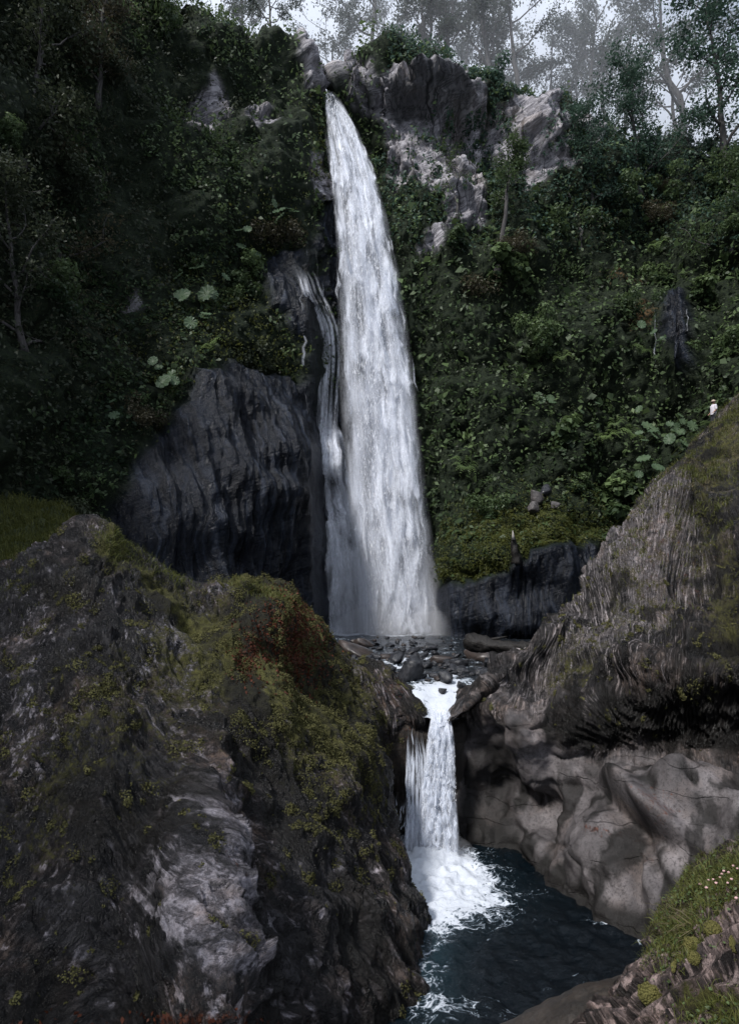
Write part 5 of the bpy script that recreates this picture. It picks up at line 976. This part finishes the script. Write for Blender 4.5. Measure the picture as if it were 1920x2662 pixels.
# single moss cushions
def cushion(px_, py_, wpx, label, tree=BN):
    h, n = hit(tree, px_, py_)
    if h is None: return
    r = wpx*0.5*h[1]/F; rg_ = np.random.default_rng(int(px_+py_)); m = 260; d = unit(rg_.normal(size=(m, 3))); d[:, 2] = np.abs(d[:, 2])-0.15; p_ = d*[1, 1, 0.62]*r*(1+0.15*fbm(d, 2, 2, seed=px_))[:, None]
    v, f = instances(dv_, dfc, p_, frames(d, rg_), np.repeat((r*(0.09+0.07*rg_.random(m)))[:, None], 3, 1)) if False else instances(*icos(1), p_, frames(d, rg_), np.repeat((r*(0.09+0.07*rg_.random(m)))[:, None], 3, 1))
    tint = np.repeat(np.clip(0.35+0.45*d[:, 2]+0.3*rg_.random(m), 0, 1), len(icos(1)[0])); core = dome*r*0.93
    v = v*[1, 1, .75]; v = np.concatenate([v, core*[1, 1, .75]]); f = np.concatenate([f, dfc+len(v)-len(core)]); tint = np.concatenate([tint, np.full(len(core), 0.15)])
    fr = frames(n[None], rg_)[0]; o = link('moss_cushion', new_mesh('moss_cushion', v, f, M['lichen'], True, {'tint': tint}), label=label, category='moss'); o.matrix_world = Matrix.LocRotScale(Vector(h), Matrix(fr.tolist()).to_quaternion(), None)
for a in [(1688, 2585, 56, 'yellow moss cushion on the lowest pink rock of the bank'), (1800, 2460, 48, 'round yellow moss cushion below the trailing grass'), (1852, 2420, 46, 'flat yellow moss cushion on the upper pink rock'), (1765, 2495, 26, 'small pale moss cushion at the pool side of the bank'), (1802, 2492, 32, 'oval pale moss cushion beneath the round yellow one'), (1750, 2515, 28, 'lowest little moss cushion at the edge of the bank'), (1905, 2455, 40, 'moss cushion at the right frame edge of the bank')]: cushion(*a)
# pink flowers: separate heads on stems
fl_v, fl_f = icos(1); fmesh = new_mesh('flower_head', fl_v*[1, 1, 0.7], fl_f, M['pink'], True); fst = tubes_mesh('stem', [tube([(0, 0, 0), (0.1, 0, -2.5), (0, 0, -5)], [0.12, 0.12, 0.14], 4)], M['grass'])
for x_, y_ in [(1880, 2268), (1870, 2285), (1893, 2272), (1840, 2292), (1852, 2290), (1835, 2312), (1818, 2302), (1905, 2255), (1912, 2340), (1890, 2300), (1860, 2300), (1875, 2276), (1900, 2290), (1915, 2262)]:
    h, n = hit(BN, x_, y_+14)
    if h is None: continue
    e = empty('pink_flower', tuple(h+np.array([0, 0, 0.075])), label='small pink flower in the turf of the bottom right bank', category='flower', group='pink flowers'); e.scale = (0.014+0.006*rg.random(),)*3
    link('flower_head', fmesh, e); link('stem', fst, e)

# ------------------------------------------------------------------ hiker on the ridge
def person():
    q = GR.reshape(-1, 3); qx, qy = proj(q); near = np.abs(qx-1856) < 7; q, qy = q[near], qy[near]; crest = q[np.argmin(qy)]; cy = qy.min()
    top = P(1854, cy-40, crest[1]+0.7); foot = np.array([top[0], top[1], top[2]-1.76])
    e = empty('person', tuple(foot), label='person in a white top and pale hat behind the right ridge crest', category='person')
    J = {'pel': (0, 0, .92), 'sp': (0, .02, 1.15), 'ch': (-.02, 0, 1.36), 'nk': (-.03, -.01, 1.49), 'hd': (-.05, -.02, 1.60), 'tp': (-.055, -.03, 1.70), 'sl': (-.06, -.17, 1.40), 'el': (-.04, -.24, 1.13), 'wl': (-.20, -.20, .98), 'sr': (.0, .17, 1.40), 'er': (.06, .22, 1.13), 'wr': (-.1, .24, .95),
         'hl': (-.02, -.10, .88), 'kl': (-.06, -.12, .48), 'al': (0, -.12, .08), 'tl': (-.16, -.13, .03), 'hr': (.02, .10, .88), 'kr': (.0, .12, .48), 'ar': (.08, .12, .08), 'tr': (-.08, .13, .03)}
    rad = {'pel': .14, 'sp': .13, 'ch': .15, 'nk': .06, 'hd': .095, 'tp': .07, 'sl': .06, 'el': .045, 'wl': .03, 'sr': .06, 'er': .045, 'wr': .03, 'hl': .10, 'kl': .065, 'al': .045, 'tl': .03, 'hr': .10, 'kr': .065, 'ar': .045, 'tr': .03}
    E = [('pel', 'sp'), ('sp', 'ch'), ('ch', 'nk'), ('nk', 'hd'), ('hd', 'tp'), ('ch', 'sl'), ('sl', 'el'), ('el', 'wl'), ('ch', 'sr'), ('sr', 'er'), ('er', 'wr'), ('pel', 'hl'), ('hl', 'kl'), ('kl', 'al'), ('al', 'tl'), ('pel', 'hr'), ('hr', 'kr'), ('kr', 'ar'), ('ar', 'tr')]
    for hn in ('wl', 'wr'):
        w_ = np.array(J[hn])
        for q in range(5):
            a = f'{hn}{q}a'; b = f'{hn}{q}b'; o_ = np.array([-.05, (q-2)*.018, -.03]); 
            if q == 4: o_ = np.array([-.02, .05, -.02])
            J[a] = tuple(w_+o_); J[b] = tuple(w_+o_*1.7+[0, 0, -.02]); rad[a] = .010; rad[b] = .008; E += [(hn, a), (a, b)]
    names = list(J); me_ = bpy.data.meshes.new('body'); me_.from_pydata([J[k] for k in names], [(names.index(a), names.index(b)) for a, b in E], []); o = link('body', me_, e)
    m = o.modifiers.new('skin', 'SKIN'); ly = me_.skin_vertices[0].data if me_.skin_vertices else None
    if ly is None:
        bpy.context.view_layer.objects.active = o; bpy.ops.mesh.customdata_skin_add(); ly = me_.skin_vertices[0].data
    for k, nme in enumerate(names): ly[k].radius = (rad[nme],)*2; ly[k].use_root = (nme == 'pel')
    s = o.modifiers.new('sub', 'SUBSURF'); s.levels = s.render_levels = 2
    me_.materials.append(plain_material('skin', (0.22, 0.13, 0.09), (0.30, 0.18, 0.13), 8, 0.6, 0))
    def lathe(nm, prof, mat, c=(0, 0), sy=1.0):
        th = np.linspace(0, 2*math.pi, 20, endpoint=False); v = np.array([[(c[0]+r*math.cos(a), c[1]+r*sy*math.sin(a), z) for a in th] for r, z in prof]); i_ = np.arange(v.shape[0]*20).reshape(-1, 20); j_ = np.roll(i_, -1, 1)
        return link(nm, new_mesh(nm, v, np.stack([i_[:-1], j_[:-1], j_[1:], i_[1:]], -1).reshape(-1, 4), mat, True), e)
    white = plain_material('white_shirt', (0.40, 0.38, 0.42), (0.5, 0.48, 0.52), 10, 0.8, 0.3, 0.02)
    lathe('shirt', [(.155, .86), (.165, 1.0), (.165, 1.2), (.18, 1.36), (.12, 1.46), (.075, 1.49)], white, (-.01, 0), 1.25)
    for sy in (-1, 1):
        pts = np.array([J['sl'] if sy < 0 else J['sr'], J['el'] if sy < 0 else J['er']]); link('sleeve', tubes_mesh('sleeve', [tube(np.array([pts[0]+(pts[1]-pts[0])*q for q in np.linspace(-.1, 1, 6)]), [.085, .085, .08, .075, .07, .07], 10)], white), e)
    lathe('hat', [(.0, 1.76), (.06, 1.755), (.10, 1.72), (.115, 1.65), (.19, 1.635), (.19, 1.628), (.11, 1.635)], plain_material('hat_felt', (0.24, 0.19, 0.15), (0.32, 0.26, 0.21), 12, 0.9, 0.2), (-.05, -.02))
    tr2 = plain_material('dark_trousers', (0.012, 0.012, 0.016), (0.03, 0.03, 0.036), 12, 0.9, 0.2)
    for sd in ('l', 'r'):
        pts = [np.array(J[k+sd]) for k in 'hka']; q = [pts[0]+(pts[1]-pts[0])*t for t in np.linspace(-.12, 1, 5)]+[pts[1]+(pts[2]-pts[1])*t for t in np.linspace(.25, .95, 4)]
        link('trouser_leg', tubes_mesh('trouser_leg', [tube(np.array(q), [.13, .125, .115, .1, .09, .085, .08, .075, .07], 12)], tr2), e)
    e.rotation_euler = (0, 0, 0.3); print('person', foot, [proj(foot+np.array([0, 0, q])) for q in (0, 0.8, 1.7)], 'crest', crest, proj(crest))
person()
# ------------------------------------------------------------------ air: thin haze everywhere, mist drifting over the plateau, spray at the foot of the falls
def volume(name, density, colr=(0.95, 0.97, 1.0), aniso=0.2):
    s = NT(name); v = s.n('ShaderNodeVolumePrincipled', i_Density=density, i_Anisotropy=aniso); v.inputs['Color'].default_value = colr+(1,); s.t.links.new(v.outputs[0], s.out.inputs['Volume']); return s.m
def box(name, lo, hi, mat, **tags):
    v = [(x, y, z) for x in (lo[0], hi[0]) for y in (lo[1], hi[1]) for z in (lo[2], hi[2])]
    return link(name, new_mesh(name, v, [(0, 1, 3, 2), (4, 6, 7, 5), (0, 4, 5, 1), (2, 3, 7, 6), (0, 2, 6, 4), (1, 5, 7, 3)], mat, False), **tags)
box('haze', (-95, 58.2, 34), (95, 150, 80), volume('forest_mist', 0.019, (0.90, 0.94, 1.0)), kind='stuff', label='pale mist drifting through the trees above the cliff', category='haze')
def ellipsoid(name, c, r, mat, parent=None, **tags):
    v, f = icos(3); o = link(name, new_mesh(name, v*np.array(r), f, mat, True), parent, **tags); o.location = Vector(c)-(parent.location if parent else Vector()); return o
sprm = volume('spray', 0.13, (0.92, 0.94, 1.0), 0.0)
for c, r in ((P(1040, 1640, 50.2), (5.0, 2.2, 2.2)), (P(1160, 1640, 49.4), (5.0, 2.2, 1.5)), (P(1010, 1560, 50.8), (4.2, 1.6, 5.0))): ellipsoid('spray_mist', c, r, sprm, wf, kind='stuff')
ellipsoid('spray_mist', P(1118, 2225, 19.2), (1.3, 0.9, 0.7), volume('spray_low', 0.18, (0.92, 0.94, 1.0), 0.0), lf, kind='stuff')
print('done', round(time.time()-T0, 1), 'tris', sum(len(m.polygons) for m in bpy.data.meshes))
